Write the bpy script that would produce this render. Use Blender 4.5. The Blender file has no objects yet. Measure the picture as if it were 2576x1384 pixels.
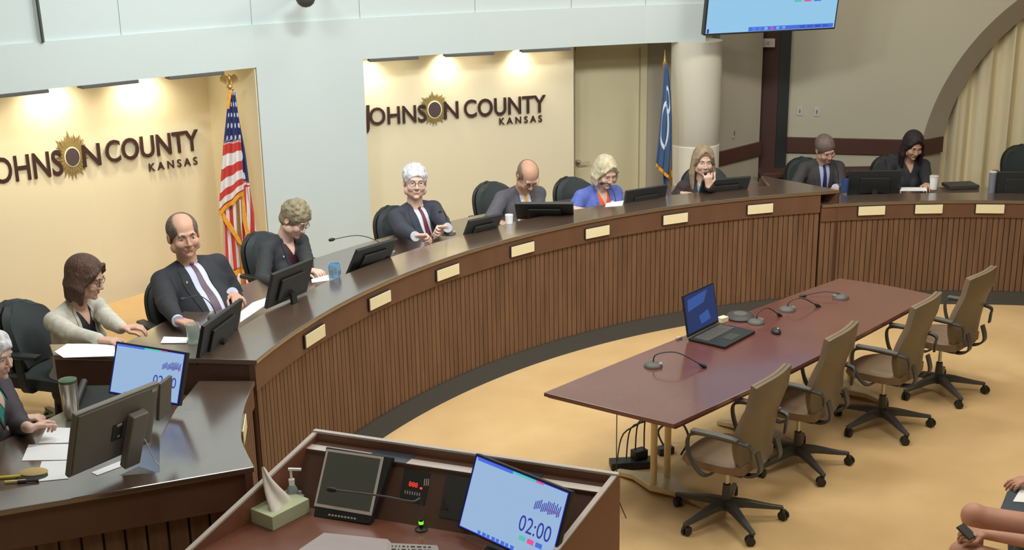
import bpy, bmesh, math, random
import numpy as np
from mathutils import Matrix, Vector
from mathutils.bvhtree import BVHTree
random.seed(7)
SC = bpy.context.scene
COL = SC.collection
R_ = math.radians

# ------------------------------------------------------------------ camera
IW, IH = 2576, 1384
F, PITCH, ROLL, CH = 3147.05, 0.2882, -0.0176, 3.6462
_cp, _sp = math.cos(PITCH), math.sin(PITCH)
_c, _s = math.cos(ROLL), math.sin(ROLL)
V_FWD = Vector((0, _cp, -_sp)); _up = Vector((0, _sp, _cp)); _rt = Vector((1, 0, 0))
V_R = _c * _rt + _s * _up
V_U = -_s * _rt + _c * _up
cam_d = bpy.data.cameras.new('camera'); cam = bpy.data.objects.new('camera', cam_d); COL.objects.link(cam)
cam_d.sensor_width = 36; cam_d.sensor_fit = 'HORIZONTAL'; cam_d.lens = F / IW * 36
cam_d.clip_end = 100
cm = Matrix((V_R, V_U, -V_FWD)).transposed().to_4x4(); cm.translation = Vector((0, 0, CH))
cam.matrix_world = cm
SC.camera = cam

# ------------------------------------------------------------------ world, light, exposure
wd = bpy.data.worlds.new('world'); SC.world = wd; wd.use_nodes = True
wd.node_tree.nodes['Background'].inputs[0].default_value = (0.85, 0.93, 1.0, 1)
wd.node_tree.nodes['Background'].inputs[1].default_value = 0.25
SC.view_settings.view_transform = 'Standard'; SC.view_settings.look = 'None'
SC.view_settings.gamma = 1; SC.view_settings.exposure = 0.0
try: SC.view_settings.use_curve_mapping = False
except Exception: pass

def area(name, loc, target, sx, sy, power, color, spread=180):
    l = bpy.data.lights.new(name, 'AREA'); l.shape = 'RECTANGLE'; l.size = sx; l.size_y = sy
    l.energy = power; l.color = color; l.spread = R_(spread)
    o = bpy.data.objects.new(name, l); COL.objects.link(o)
    o.location = loc
    d = Vector(target) - Vector(loc)
    o.rotation_euler = d.to_track_quat('-Z', 'Y').to_euler()
    return o
CEIL = 4.7
# lamps added in the unseen ceiling (their light; the housings are built with the ceiling)
CLIGHTS = [(-1.8, 7.0, 62, (1.0, .97, .90)), (0.8, 8.0, 72, (1.0, .95, .84)), (3.2, 8.2, 145, (1.0, .94, .82)),
           (1.2, 5.4, 66, (1.0, .95, .86)), (3.6, 5.8, 105, (1.0, .94, .82)), (-0.6, 9.4, 44, (.90, .98, 1.0)),
           (-2.2, 9.2, 36, (.88, .97, 1.0)), (2.0, 11.0, 50, (1.0, .97, .92)), (4.4, 11.0, 30, (1.0, .93, .84)), (-1.0, 4.0, 35, (1.0, .96, .9))]
for i, (x, y, p, c) in enumerate(CLIGHTS):
    area('added_room_light', (x, y, CEIL - .06), (x, y, 0), .9, .9, p * .36, c)
# unseen lamps added under the ceiling to brighten the front wall and the people before it
WALL_FILL = [((-2.2, 6.6), (-3.4, 10.2, .9), 28, (.93, .98, 1.0)), ((-.6, 7.2), (-1.6, 11.4, .9), 50, (.90, .98, 1.0)), ((1.0, 8.0), (.2, 12.1, .9), 24, (.97, .98, .96)),
         ((2.6, 8.4), (2.2, 12.6, 1.6), 20, (1, .96, .88)), ((4.2, 8.6), (4.6, 13, 1.6), 11, (1, .96, .84))]
for (x, y), tg, p, c in WALL_FILL:
    area('added_wall_fill', (x, y, CEIL - .25), tg, .5, .3, p, c, 150)

# ------------------------------------------------------------------ geometry of the view (where things stand)
def ray(px, py):
    return V_FWD + V_R * ((px - IW / 2) / F) - V_U * ((py - IH / 2) / F)
def atz(px, py, z):
    d = ray(px, py); return Vector((0, 0, CH)) + d * ((z - CH) / d.z)
def atpl(px, py, p0, n):
    d = ray(px, py); o = Vector((0, 0, CH)); n = Vector(n)
    return o + d * ((Vector(p0) - o).dot(n) / d.dot(n))
CX, CY, RR = 3.7857, 5.7436, 5.442
def pol(a, r, z=0.0):
    a = R_(a); return Vector((CX + r * math.cos(a), CY + r * math.sin(a), z))

# ------------------------------------------------------------------ materials
MATS = {}
def mat(name, col, rough=.6, metal=0, noise=0.0, nscale=8, bump=0.0, bscale=60, emit=None, estr=1.0, spec=.5,
        stretch=None, col2=None, alpha=None, trans=0, coat=0):
    if name in MATS: return MATS[name]
    m = bpy.data.materials.new(name); m.use_nodes = True; nt = m.node_tree; b = nt.nodes['Principled BSDF']
    b.inputs['Base Color'].default_value = (*col, 1); b.inputs['Roughness'].default_value = rough
    b.inputs['Metallic'].default_value = metal; b.inputs['Specular IOR Level'].default_value = spec
    if coat: b.inputs['Coat Weight'].default_value = coat; b.inputs['Coat Roughness'].default_value = .08
    if trans: b.inputs['Transmission Weight'].default_value = trans
    tc = nt.nodes.new('ShaderNodeTexCoord'); mp = nt.nodes.new('ShaderNodeMapping')
    nt.links.new(tc.outputs['Object'], mp.inputs[0])
    if stretch: mp.inputs['Scale'].default_value = stretch
    if noise > 0 or col2:
        n = nt.nodes.new('ShaderNodeTexNoise'); n.inputs['Scale'].default_value = nscale; n.inputs['Detail'].default_value = 5
        nt.links.new(mp.outputs[0], n.inputs['Vector'])
        r = nt.nodes.new('ShaderNodeValToRGB'); r.color_ramp.elements[0].position = .3; r.color_ramp.elements[1].position = .7
        c2 = col2 if col2 else tuple(min(1, c * (1 + noise)) for c in col)
        c1 = col if col2 else tuple(c * (1 - noise) for c in col)
        r.color_ramp.elements[0].color = (*c1, 1); r.color_ramp.elements[1].color = (*c2, 1)
        nt.links.new(n.outputs['Fac'], r.inputs[0]); nt.links.new(r.outputs[0], b.inputs['Base Color'])
    if bump > 0:
        n2 = nt.nodes.new('ShaderNodeTexNoise'); n2.inputs['Scale'].default_value = bscale; n2.inputs['Detail'].default_value = 3
        nt.links.new(mp.outputs[0], n2.inputs['Vector'])
        bp = nt.nodes.new('ShaderNodeBump'); bp.inputs['Strength'].default_value = bump; bp.inputs['Distance'].default_value = .02
        nt.links.new(n2.outputs['Fac'], bp.inputs['Height']); nt.links.new(bp.outputs[0], b.inputs['Normal'])
    if emit:
        b.inputs['Emission Color'].default_value = (*emit, 1); b.inputs['Emission Strength'].default_value = estr
    MATS[name] = m; return m
def srgb(r, g, b):
    f = lambda v: (v / 255 / 12.92) if v / 255 <= .04045 else ((v / 255 + .055) / 1.055) ** 2.4
    return (f(r), f(g), f(b))

M_white = mat('wall_paint_white', srgb(208, 219, 219), .8, bump=.03, bscale=90)
M_cream = mat('wall_paint_yellow', srgb(229, 218, 188), .8, bump=.03, bscale=90)
M_beige = mat('wall_paint_beige', srgb(194, 188, 168), .85, bump=.03, bscale=90)
M_column = mat('column_paint', srgb(226, 221, 206), .8)
M_taupe = mat('wall_paint_taupe', srgb(184, 176, 160), .85)
M_door = mat('door_paint', srgb(214, 206, 172), .6)
M_floor = mat('carpet_floor', srgb(204, 168, 116), .9, nscale=1.3, col2=srgb(222, 188, 136), bump=.15, bscale=220)
M_slat = mat('slat_wood', srgb(104, 77, 58), .55, nscale=7, col2=srgb(130, 98, 75), stretch=(3, 3, .25))
M_fascia = mat('fascia_wood', srgb(106, 75, 60), .45, nscale=5, col2=srgb(116, 83, 66), stretch=(1, 1, .6))
M_ledge = mat('ledge_laminate', srgb(88, 70, 58), .3, nscale=6, col2=srgb(94, 75, 62), spec=.8, coat=1)
M_ledge.node_tree.nodes['Principled BSDF'].inputs['Coat IOR'].default_value = 2.5
M_ledge.node_tree.nodes['Principled BSDF'].inputs['Coat Roughness'].default_value = .16
M_groove = mat('groove_dark', srgb(72, 50, 38), .8)
M_kick = mat('kick_rubber', srgb(56, 51, 43), .7)
M_trim = mat('rail_wood', srgb(82, 50, 42), .5, noise=.1, nscale=4)
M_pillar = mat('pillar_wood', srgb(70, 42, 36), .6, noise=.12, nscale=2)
M_bluegrey = mat('pillar_side_panel', srgb(48, 54, 58), .6)  # dark blue-grey side of the brown pillar
M_black = mat('black_plastic', srgb(38, 40, 40), .45)
M_dark = mat('charcoal_plastic', srgb(62, 62, 60), .5)
M_mon = mat('monitor_grey', srgb(122, 120, 113), .45)
M_mon2 = mat('monitor_stand_grey', srgb(128, 126, 120), .45)
M_grey = mat('grey_plastic', srgb(96, 94, 90), .5)
M_blackfab = mat('black_chair_fabric', srgb(56, 62, 64), .85, bump=.15, bscale=300)
M_tabletop = mat('mahogany_top', srgb(108, 64, 54), .2, nscale=3, col2=srgb(116, 70, 60), stretch=(1, 1, 1), spec=.6, coat=.4)
M_tedge = mat('mahogany_edge', srgb(92, 46, 36), .4)
M_leather = mat('taupe_leather', srgb(134, 112, 90), .5, noise=.06, nscale=5, bump=.06, bscale=120)
M_leather2 = mat('taupe_leather_back', srgb(120, 108, 88), .45, noise=.06, nscale=4)
M_base = mat('chair_base_plastic', srgb(74, 74, 74), .4)
M_chrome = mat('brushed_metal', srgb(200, 198, 190), .3, metal=.8)
M_cream2 = mat('leg_cream_metal', srgb(214, 196, 158), .35, metal=.3)
M_plate = mat('nameplate_cream', srgb(250, 240, 200), .5)
M_paper = mat('paper_white', srgb(240, 242, 244), .7)
M_gold = mat('gold_fringe', srgb(238, 166, 52), .6, noise=.15, nscale=60)
M_brass = mat('brass', srgb(190, 150, 90), .35, metal=.6)
M_letter = mat('letter_brown', srgb(62, 40, 36), .45)
M_petal = mat('petal_bronze', srgb(160, 140, 90), .4, metal=.25, noise=.12, nscale=20)
M_disc = mat('seed_disc', srgb(78, 62, 66), .6)
M_glass = mat('drinking_glass', srgb(225, 238, 235), .05, trans=.7)
M_glass.node_tree.nodes['Principled BSDF'].inputs['IOR'].default_value = 1.15
M_lect = mat('lectern_wood', srgb(134, 88, 68), .35, noise=.08, nscale=3)
M_lectdk = mat('lectern_panel_dark', srgb(92, 64, 52), .4, noise=.08, nscale=3)
M_rim = mat('lectern_rim_pale', srgb(206, 196, 190), .3)
M_curtain = mat('curtain_cloth', srgb(232, 220, 186), .9)
def emis(name, col, s=1.0):
    if name in MATS: return MATS[name]
    m = bpy.data.materials.new(name); m.use_nodes = True; b = m.node_tree.nodes['Principled BSDF']
    b.inputs['Base Color'].default_value = (0, 0, 0, 1); b.inputs['Roughness'].default_value = .3
    b.inputs['Emission Color'].default_value = (*col, 1); b.inputs['Emission Strength'].default_value = s
    MATS[name] = m; return m
E_screen = emis('screen_lit', srgb(152, 182, 216), 1.0)
E_tv = emis('tv_lit', srgb(146, 198, 232), 1.0)
E_blue = emis('screen_edge_blue', srgb(40, 40, 200), .9)
E_bluebar = emis('screen_bar_blue', srgb(70, 110, 220), 1)
E_navy = emis('screen_ink_navy', srgb(50, 56, 160), 1)
E_green = emis('screen_button_green', srgb(84, 196, 180), 1)
E_pink = emis('screen_button_pink', srgb(226, 84, 150), 1)
E_purple = emis('screen_ink_purple', srgb(120, 100, 170), 1)
E_red = emis('led_red', srgb(255, 60, 40), 1.6)
E_lime = emis('led_green', srgb(120, 230, 60), 1.2)
E_lap = emis('laptop_reflection', srgb(34, 52, 96), 1)  # blue reflection on the laptop screen, put in as glow
E_lap2 = emis('laptop_reflection_pale', srgb(52, 84, 150), 1)
E_lamp = emis('lamp_diffuser', (1, .97, .9), 3)

# ------------------------------------------------------------------ object helpers
def base_inv(par):
    return par.matrix_basis.inverted()
def link(name, me, m, par=None, world=True, smooth=False, bevel=0, kind=None):
    o = bpy.data.objects.new(name, me); COL.objects.link(o)
    if m is not None and not me.materials: me.materials.append(m)
    if par is not None:
        o.parent = par
        if world:
            root = par
            chain = par.matrix_basis.copy()
            if par.parent is not None: chain = par.parent.matrix_basis @ par.matrix_parent_inverse @ par.matrix_basis
            o.matrix_parent_inverse = chain.inverted()
    if smooth:
        me.polygons.foreach_set('use_smooth', [True] * len(me.polygons))
    if bevel:
        b = o.modifiers.new('bevel', 'BEVEL'); b.width = bevel; b.segments = 2; b.limit_method = 'ANGLE'; b.angle_limit = R_(40)
        b.harden_normals = False
    if kind: o['kind'] = kind
    return o
def thing(name, label, cat, loc=(0, 0, 0), rz=0, group=None):
    o = bpy.data.objects.new(name, None); COL.objects.link(o); o.location = loc; o.rotation_euler = (0, 0, rz)
    o.empty_display_size = .1
    o.matrix_basis = Matrix.Translation(Vector(loc)) @ Matrix.Rotation(rz, 4, 'Z')
    tag(o, label, cat, group); return o
def tag(o, label, cat, group=None):
    o['label'] = label; o['category'] = cat
    if group: o['group'] = group
    return o
def struct(o): o['kind'] = 'structure'; return o

class MB:
    def __init__(s): s.v = []; s.f = []; s.mi = []; s.cur = 0
    def add(s, vs, fs, M=None):
        n = len(s.v)
        for v in vs:
            v = Vector(v)
            if M is not None: v = M @ v
            s.v.append(tuple(v))
        for f in fs: s.f.append(tuple(i + n for i in f)); s.mi.append(s.cur)
        return s
    def box(s, c, sz, M=None, rz=0):
        hx, hy, hz = sz[0] / 2, sz[1] / 2, sz[2] / 2
        T = Matrix.Translation(Vector(c)) @ Matrix.Rotation(rz, 4, 'Z')
        if M is not None: T = M @ T
        vs = [(x, y, z) for z in (-hz, hz) for y in (-hy, hy) for x in (-hx, hx)]
        return s.add(vs, [(0, 2, 3, 1), (4, 5, 7, 6), (0, 1, 5, 4), (2, 6, 7, 3), (0, 4, 6, 2), (1, 3, 7, 5)], T)
    def bx(s, x0, x1, y0, y1, z0, z1, M=None):
        return s.box(((x0 + x1) / 2, (y0 + y1) / 2, (z0 + z1) / 2), (abs(x1 - x0), abs(y1 - y0), abs(z1 - z0)), M)
    def prism(s, poly, z0, z1, M=None):
        n = len(poly)
        a = sum(poly[i][0] * poly[(i + 1) % n][1] - poly[(i + 1) % n][0] * poly[i][1] for i in range(n))
        if a < 0: poly = poly[::-1]
        vs = [(p[0], p[1], z0) for p in poly] + [(p[0], p[1], z1) for p in poly]
        fs = [tuple(range(n))[::-1], tuple(range(n, 2 * n))] + [(i, (i + 1) % n, n + (i + 1) % n, n + i) for i in range(n)]
        return s.add(vs, fs, M)
    def slab(s, quad, th):
        """solid plate: 4 corners (any orientation) thickened backwards along its normal"""
        q = [Vector(p) for p in quad]; nrm = (q[1] - q[0]).cross(q[3] - q[0]).normalized()
        vs = q + [p - nrm * th for p in q]
        return s.add(vs, [(0, 1, 2, 3), (7, 6, 5, 4)] + [(i, i + 4, (i + 1) % 4 + 4, (i + 1) % 4) for i in range(4)])
    def tube(s, pts, r, n=8, cap=True, M=None):
        pts = [Vector(p) for p in pts]; rs = r if isinstance(r, (list, tuple)) else [r] * len(pts)
        up = Vector((0, 0, 1)); vs = []; prev = None
        for i, p in enumerate(pts):
            t = (pts[min(i + 1, len(pts) - 1)] - pts[max(i - 1, 0)]).normalized()
            if prev is None:
                a = t.cross(up)
                if a.length < 1e-3: a = t.cross(Vector((1, 0, 0)))
                a.normalize()
            else:
                a = (prev - t * prev.dot(t)).normalized()
            prev = a; b = t.cross(a)
            for k in range(n):
                an = 2 * math.pi * k / n; vs.append(p + (a * math.cos(an) + b * math.sin(an)) * rs[i])
        fs = []
        for i in range(len(pts) - 1):
            for k in range(n):
                fs.append((i * n + k, i * n + (k + 1) % n, (i + 1) * n + (k + 1) % n, (i + 1) * n + k))
        if cap: fs.append(tuple(range(n))[::-1]); fs.append(tuple(range((len(pts) - 1) * n, len(pts) * n)))
        return s.add(vs, fs, M)
    def flat_tube(s, pts, w, h, side, M=None):
        """rectangular bar along pts; side = lateral direction"""
        pts = [Vector(p) for p in pts]; side = Vector(side).normalized(); vs = []; m = len(pts)
        ws = w if isinstance(w, (list, tuple)) else [w] * m; hs = h if isinstance(h, (list, tuple)) else [h] * m
        for i, p in enumerate(pts):
            t = (pts[min(i + 1, m - 1)] - pts[max(i - 1, 0)]).normalized(); u = side.cross(t).normalized()
            for a, b in ((-1, -1), (1, -1), (1, 1), (-1, 1)): vs.append(p + side * a * ws[i] / 2 + u * b * hs[i] / 2)
        fs = [(0, 1, 2, 3)[::-1], tuple(range((m - 1) * 4, m * 4))]
        for i in range(m - 1):
            for k in range(4): fs.append((i * 4 + k, i * 4 + (k + 1) % 4, (i + 1) * 4 + (k + 1) % 4, (i + 1) * 4 + k))
        return s.add(vs, fs, M)
    def lathe(s, prof, c=(0, 0, 0), n=20, M=None):
        vs = []; m = len(prof)
        for r, z in prof:
            for k in range(n):
                a = 2 * math.pi * k / n; vs.append((c[0] + r * math.cos(a), c[1] + r * math.sin(a), c[2] + z))
        fs = [(i * n + k, i * n + (k + 1) % n, (i + 1) * n + (k + 1) % n, (i + 1) * n + k) for i in range(m - 1) for k in range(n)]
        fs.append(tuple(range(n))[::-1]); fs.append(tuple(range((m - 1) * n, m * n)))
        return s.add(vs, fs, M)
    def ell(s, c, r, n=14, M=None):
        vs = [(c[0], c[1], c[2] - r[2])]; m = n // 2
        for i in range(1, m):
            ph = -math.pi / 2 + math.pi * i / m
            for k in range(n):
                a = 2 * math.pi * k / n
                vs.append((c[0] + r[0] * math.cos(ph) * math.cos(a), c[1] + r[1] * math.cos(ph) * math.sin(a), c[2] + r[2] * math.sin(ph)))
        vs.append((c[0], c[1], c[2] + r[2])); fs = []
        for k in range(n): fs.append((0, 1 + (k + 1) % n, 1 + k)); fs.append((len(vs) - 1, 1 + (m - 2) * n + k, 1 + (m - 2) * n + (k + 1) % n))
        for i in range(m - 2):
            for k in range(n): fs.append((1 + i * n + k, 1 + i * n + (k + 1) % n, 1 + (i + 1) * n + (k + 1) % n, 1 + (i + 1) * n + k))
        return s.add(vs, fs, M)
    def grid(s, fn, nu, nv, th=0, M=None):
        """sheet fn(u,v)->Vector; th>0 closes it into a thin solid"""
        P = [[Vector(fn(i / nu, j / nv)) for j in range(nv + 1)] for i in range(nu + 1)]
        vs = [P[i][j] for i in range(nu + 1) for j in range(nv + 1)]
        idx = lambda i, j: i * (nv + 1) + j
        fs = [(idx(i, j), idx(i + 1, j), idx(i + 1, j + 1), idx(i, j + 1)) for i in range(nu) for j in range(nv)]
        if th:
            N = []
            for i in range(nu + 1):
                for j in range(nv + 1):
                    du = P[min(i + 1, nu)][j] - P[max(i - 1, 0)][j]; dv = P[i][min(j + 1, nv)] - P[i][max(j - 1, 0)]
                    n_ = du.cross(dv); N.append(n_.normalized() if n_.length > 1e-12 else Vector((0, 0, 0)))
            k = len(vs); vs = vs + [vs[q] - N[q] * th for q in range(k)]
            fs += [tuple(q + k for q in f[::-1]) for f in fs]
            b = [idx(i, 0) for i in range(nu + 1)] + [idx(nu, j) for j in range(1, nv + 1)] + [idx(i, nv) for i in range(nu - 1, -1, -1)] + [idx(0, j) for j in range(nv - 1, 0, -1)]
            for q in range(len(b)):
                a, c = b[q], b[(q + 1) % len(b)]; fs.append((c, a, a + k, c + k))
        return s.add(vs, fs, M)
    def mesh(s, name, recalc=True):
        me = bpy.data.meshes.new(name); me.from_pydata(s.v, [], s.f)
        if any(s.mi):
            me.polygons.foreach_set('material_index', s.mi)
        me.update()
        if recalc:
            bm = bmesh.new(); bm.from_mesh(me); bmesh.ops.recalc_face_normals(bm, faces=bm.faces); bm.to_mesh(me); bm.free()
        return me
    def build(s, name, m, par=None, world=True, smooth=False, bevel=0, mats=None, recalc=True):
        me = s.mesh(name, recalc)
        if mats:
            for q in mats: me.materials.append(q)
        o = link(name, me, m, par, world, smooth, bevel)
        if smooth and not bevel:
            try:
                me.set_sharp_from_angle(angle=R_(45))
            except Exception: pass
        return o
def copy_tree(o, parent=None):
    c = o.copy(); COL.objects.link(c)
    if parent is not None: c.parent = parent
    for ch in list(o.children): copy_tree(ch, c)
    return c
def setroot(o, loc, rz):
    o.matrix_basis = Matrix.Translation(Vector(loc)) @ Matrix.Rotation(rz, 4, 'Z')
def lerp(a, b, t): return a + (b - a) * t
def cr(pts, n=8):
    """catmull-rom through pts"""
    pts = [Vector(p) for p in pts]; out = []
    for i in range(len(pts) - 1):
        p0, p1, p2, p3 = pts[max(i - 1, 0)], pts[i], pts[i + 1], pts[min(i + 2, len(pts) - 1)]
        for k in range(n):
            t = k / n
            out.append(.5 * ((2 * p1) + (p2 - p0) * t + (2 * p0 - 5 * p1 + 4 * p2 - p3) * t * t + (3 * p1 - p0 - 3 * p2 + p3) * t ** 3))
    out.append(pts[-1]); return out
def text_mesh(s, size=1, ext=.01, bold=0.0, M=None):
    cu = bpy.data.curves.new('txt', 'FONT'); cu.body = s; cu.size = size; cu.extrude = ext; cu.offset = bold; cu.resolution_u = 4
    ob = bpy.data.objects.new('txt', cu); COL.objects.link(ob)
    dg = bpy.context.evaluated_depsgraph_get(); me = bpy.data.meshes.new_from_object(ob.evaluated_get(dg))
    bpy.data.objects.remove(ob); bpy.data.curves.remove(cu)
    return me

#@@SETTING
# ------------------------------------------------------------------ the room
ZT = 2.3                                           # underside of the soffit over the niches
PLAT = .22                                         # raised dais floor
Wp = [atz(px, py, ZT) for px, py in ((0, 237), (320, 203), (645, 170), (913, 149), (1200, 131), (1440, 118), (1625, 109), (1775, 104))]
Wp = [Vector((p.x, p.y)) for p in Wp]
Wp.insert(0, Wp[0] + (Wp[0] - Wp[1]) * 2.2)
WL, WM, WR = Wp[0:4], Wp[3:5], Wp[4:]
def off2(pts, d):
    """offset an open 2-D polyline away from the camera by d"""
    out = []
    for i, p in enumerate(pts):
        t = (pts[min(i + 1, len(pts) - 1)] - pts[max(i - 1, 0)]).normalized(); out.append(p + Vector((-t.y, t.x)) * d)
    return out
def wallband(name, pts, th, z0, z1, m):
    q = off2(pts, th); mb = MB()
    for i in range(len(pts) - 1): mb.prism([tuple(pts[i]), tuple(pts[i + 1]), tuple(q[i + 1]), tuple(q[i])], z0, z1)
    o = mb.build(name, m); struct(o); return o
fl = MB(); fl.bx(-7, 10, -1.5, 17, -.1, 0); struct(fl.build('floor', M_floor))
ce = MB(); ce.bx(-7, 10, -1.5, 17, CEIL, CEIL + .1); struct(ce.build('ceiling', M_white))
# upper wall, two tiers: the plain band over the niches and, set back 3 cm, the panelled wall above
wallband('wall_front', Wp, 1.35, ZT, 2.67, M_white)
q = off2(Wp, .03); up = MB()
for i in range(len(q) - 1):
    a, b = q[i], q[i + 1]; L = (b - a).length; t = (b - a) / L; nn = Vector((-t.y, t.x))
    k = max(1, round(L / 1.0))
    for j in range(k):
        p0 = a + t * (L * j / k + .004); p1 = a + t * (L * (j + 1) / k - .004)
        up.prism([tuple(p0), tuple(p1), tuple(p1 + nn * .5), tuple(p0 + nn * .5)], 2.67, CEIL)
    up.prism([tuple(a + nn * .012), tuple(b + nn * .012), tuple(b + nn * .5), tuple(a + nn * .5)], 2.67, CEIL)
struct(up.build('wall_upper', M_white))
# pier between the niches
tm = (WM[1] - WM[0]).normalized(); nm = Vector((-tm.y, tm.x))
tl = (Wp[3] - Wp[2]).normalized(); nl = Vector((-tl.y, tl.x))
DL = 1.0; DR = .4
pb = MB(); pb.prism([tuple(WM[0]), tuple(WM[1]), tuple(WM[1] + nm * 1.3), tuple(WM[0] + nm * 1.3)], 0, ZT)
struct(pb.build('wall_middle', M_white))
# left niche back wall
Lb = off2(Wp[:4], DL)
Lb[-1] = Wp[3] + nl * DL
Lb.append(Lb[-1] + tl * .5)
wallband('wall_niche_left', Lb, .1, 0, ZT, M_cream)
rb = MB(); rb.prism([tuple(Wp[3] - tl * .012 + nl * .02), tuple(Wp[3] + nl * .02), tuple(Wp[3] + nl * DL), tuple(Wp[3] + nl * DL - tl * .012)], 0, ZT)
struct(rb.build('wall_niche_return', M_cream))
# right niche back wall, up to the door recess
tr = (Wp[6] - Wp[5]).normalized(); nr = Vector((-tr.y, tr.x))
_p0 = Wp[4] + nr * DR
plR = (Vector((*_p0, 0)), Vector((*nr, 0)))
eR = atpl(1443, 260, *plR); eR = Vector((eR.x, eR.y))
wr = MB(); a = _p0 - tr * .35
wr.prism([tuple(a), tuple(eR), tuple(eR + nr * .12), tuple(a + nr * .12)], 0, ZT)
struct(wr.build('wall_niche_right', M_cream))
# door recess
DD = .62
plD = (Vector((*(Wp[6] + nr * DD), 0)), Vector((*nr, 0)))
def onD(px, py): return atpl(px, py, *plD)
d0, d1 = onD(1447, 260), onD(1610, 260); dtop = onD(1500, 125).z
S2 = lambda v: Vector((v.x, v.y))
d0, d1 = S2(d0), S2(d1); tD = (d1 - d0).normalized()
rec = MB(); rec.prism([tuple(d0 - tD * .5), tuple(d0), tuple(d0 + nr * .1), tuple(d0 - tD * .5 + nr * .1)], 0, ZT)
rec.prism([tuple(d0), tuple(d1), tuple(d1 + nr * .1), tuple(d0 + nr * .1)], dtop, ZT)
rec.prism([tuple(d1), tuple(d1 + tD * 1.0), tuple(d1 + tD * 1.0 + nr * .1), tuple(d1 + nr * .1)], 0, ZT)
rec.prism([tuple(eR), tuple(eR + nr * .01), tuple(d0 + nr * .0), tuple(d0 - tD * .01)], 0, ZT)
struct(rec.build('wall_recess', M_taupe))
dr = MB(); dr.prism([tuple(d0 + nr * .03), tuple(d1 + nr * .03), tuple(d1 + nr * .075), tuple(d0 + nr * .075)], 0, dtop)
door1 = dr.build('door_1', M_door); struct(door1)
fr = MB(); fr.prism([tuple(d1 - nr * .02), tuple(d1 + tD * .07 - nr * .02), tuple(d1 + tD * .07), tuple(d1)], 0, dtop + .05)
fr.prism([tuple(d0 - nr * .02), tuple(d1 - nr * .02), tuple(d1), tuple(d0)], dtop, dtop + .04)
fr.build('door_frame', M_door, door1)
hp = onD(1455, 408); hd = MB(); tD3 = Vector((*tD, 0)); nD3 = Vector((*nr, 0))
hd.tube([hp - nD3 * -.03, hp - nD3 * .05], .012); hd.tube([hp - nD3 * .05, hp - nD3 * .05 + tD3 * .11], .010)
hd.tube([hp - nD3 * -.03, hp - nD3 * .01], .026, 12)
hd.build('door_handle', M_chrome, door1, smooth=True)
# round column
cb = atz(1752, 104, ZT); Rc = .255; cc = Vector((cb.x + .02, cb.y + .10))
co = MB(); co.lathe([(Rc, 0), (Rc, 1.245), (Rc - .006, 1.25), (Rc - .006, 1.262), (Rc, 1.268), (Rc, ZT)], (cc.x, cc.y, 0), 40)
struct(co.build('wall_column', M_column, smooth=True))
# wall beyond the column, with chair rail
ra, rb_ = atz(1800, 383, 1.1), atz(1877, 364, 1.1)
ra2, rb2 = S2(ra), S2(rb_); td = (rb2 - ra2).normalized(); nd = Vector((-td.y, td.x))
ra2 = ra2 + td * .02; rb2 = rb2 + td * .25
wb = MB(); wb.prism([tuple(ra2), tuple(rb2), tuple(rb2 + nd * .1), tuple(ra2 + nd * .1)], 0, CEIL); wb.prism([tuple(ra2), tuple(ra2 + nd * .1), tuple(ra2 + nd * .1 + Vector((-.3, .5))), tuple(ra2 + Vector((-.3, .5)))], 0, CEIL); struct(wb.build('wall_back', M_taupe))
rl = MB(); rl.prism([tuple(ra2 - nd * .03), tuple(rb2 - nd * .03), tuple(rb2), tuple(ra2)], 0.95, 1.1); struct(rl.build('trim_1', M_trim, bevel=.004))
# brown pillar (full-height wood leaf with its dark edge)
P1, P2 = atz(1977, 344, 1.1), atz(2320, 352, 1.1)
plW = (P1, Vector((-(P2 - P1).y, (P2 - P1).x, 0)).normalized())
tw = (P2 - P1).normalized(); nw = plW[1]
def onW(px, py): return atpl(px, py, *plW)
pc0 = onW(1878, 300) - nw * .22; pc1 = onW(1955, 300) - nw * .22
pl_ = MB(); pl_.prism([(pc0.x, pc0.y), (pc1.x, pc1.y), (pc1.x + nw.x * .3, pc1.y + nw.y * .3), (pc0.x + nw.x * .3, pc0.y + nw.y * .3)], 0, 3.4)
struct(pl_.build('door_2', M_pillar, bevel=.004))
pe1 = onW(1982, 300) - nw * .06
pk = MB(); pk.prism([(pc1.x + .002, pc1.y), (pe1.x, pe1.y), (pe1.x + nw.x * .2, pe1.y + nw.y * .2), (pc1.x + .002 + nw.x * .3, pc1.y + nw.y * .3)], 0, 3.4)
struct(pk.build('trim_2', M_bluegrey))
# right-hand wall with big arch
P0 = P1 - tw * .6
def arch_sz(px, py):
    p = onW(px, py); return ((p - P1).dot(tw), p.z)
arc = [arch_sz(px, py) for px, py in ((2318, 358), (2330, 319), (2354, 258), (2397, 173), (2472, 79), (2560, 0))]
import numpy.linalg as LA
Aq = np.array([[2 * s_, 2 * z_, 1] for s_, z_ in arc]); bq = np.array([s_ ** 2 + z_ ** 2 for s_, z_ in arc])
sol = LA.lstsq(Aq, bq, rcond=None)[0]; ac = (sol[0], sol[1]); ar = math.sqrt(sol[2] + ac[0] ** 2 + ac[1] ** 2)
def archpt(th): return (ac[0] + ar * math.cos(th), ac[1] + ar * math.sin(th))
def W3(s_, z_, d=0): p = P1 + tw * s_ + nw * d; return Vector((p.x, p.y, z_))
th0 = math.atan2(arc[0][1] - ac[1], arc[0][0] - ac[0])
ths = [lerp(th0, math.pi * .5, i / 40) for i in range(41)]
if th0 < 0: th0 += 2 * math.pi; ths = [lerp(th0, math.pi * .5, i / 40) for i in range(41)]
AP = [archpt(t) for t in ths]; s0 = AP[0][0]
AP = [(s0 + .02, 0), (s0 + .0, max(.5, AP[0][1] - .5))] + AP
wa = MB(); sl = -.6
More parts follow.
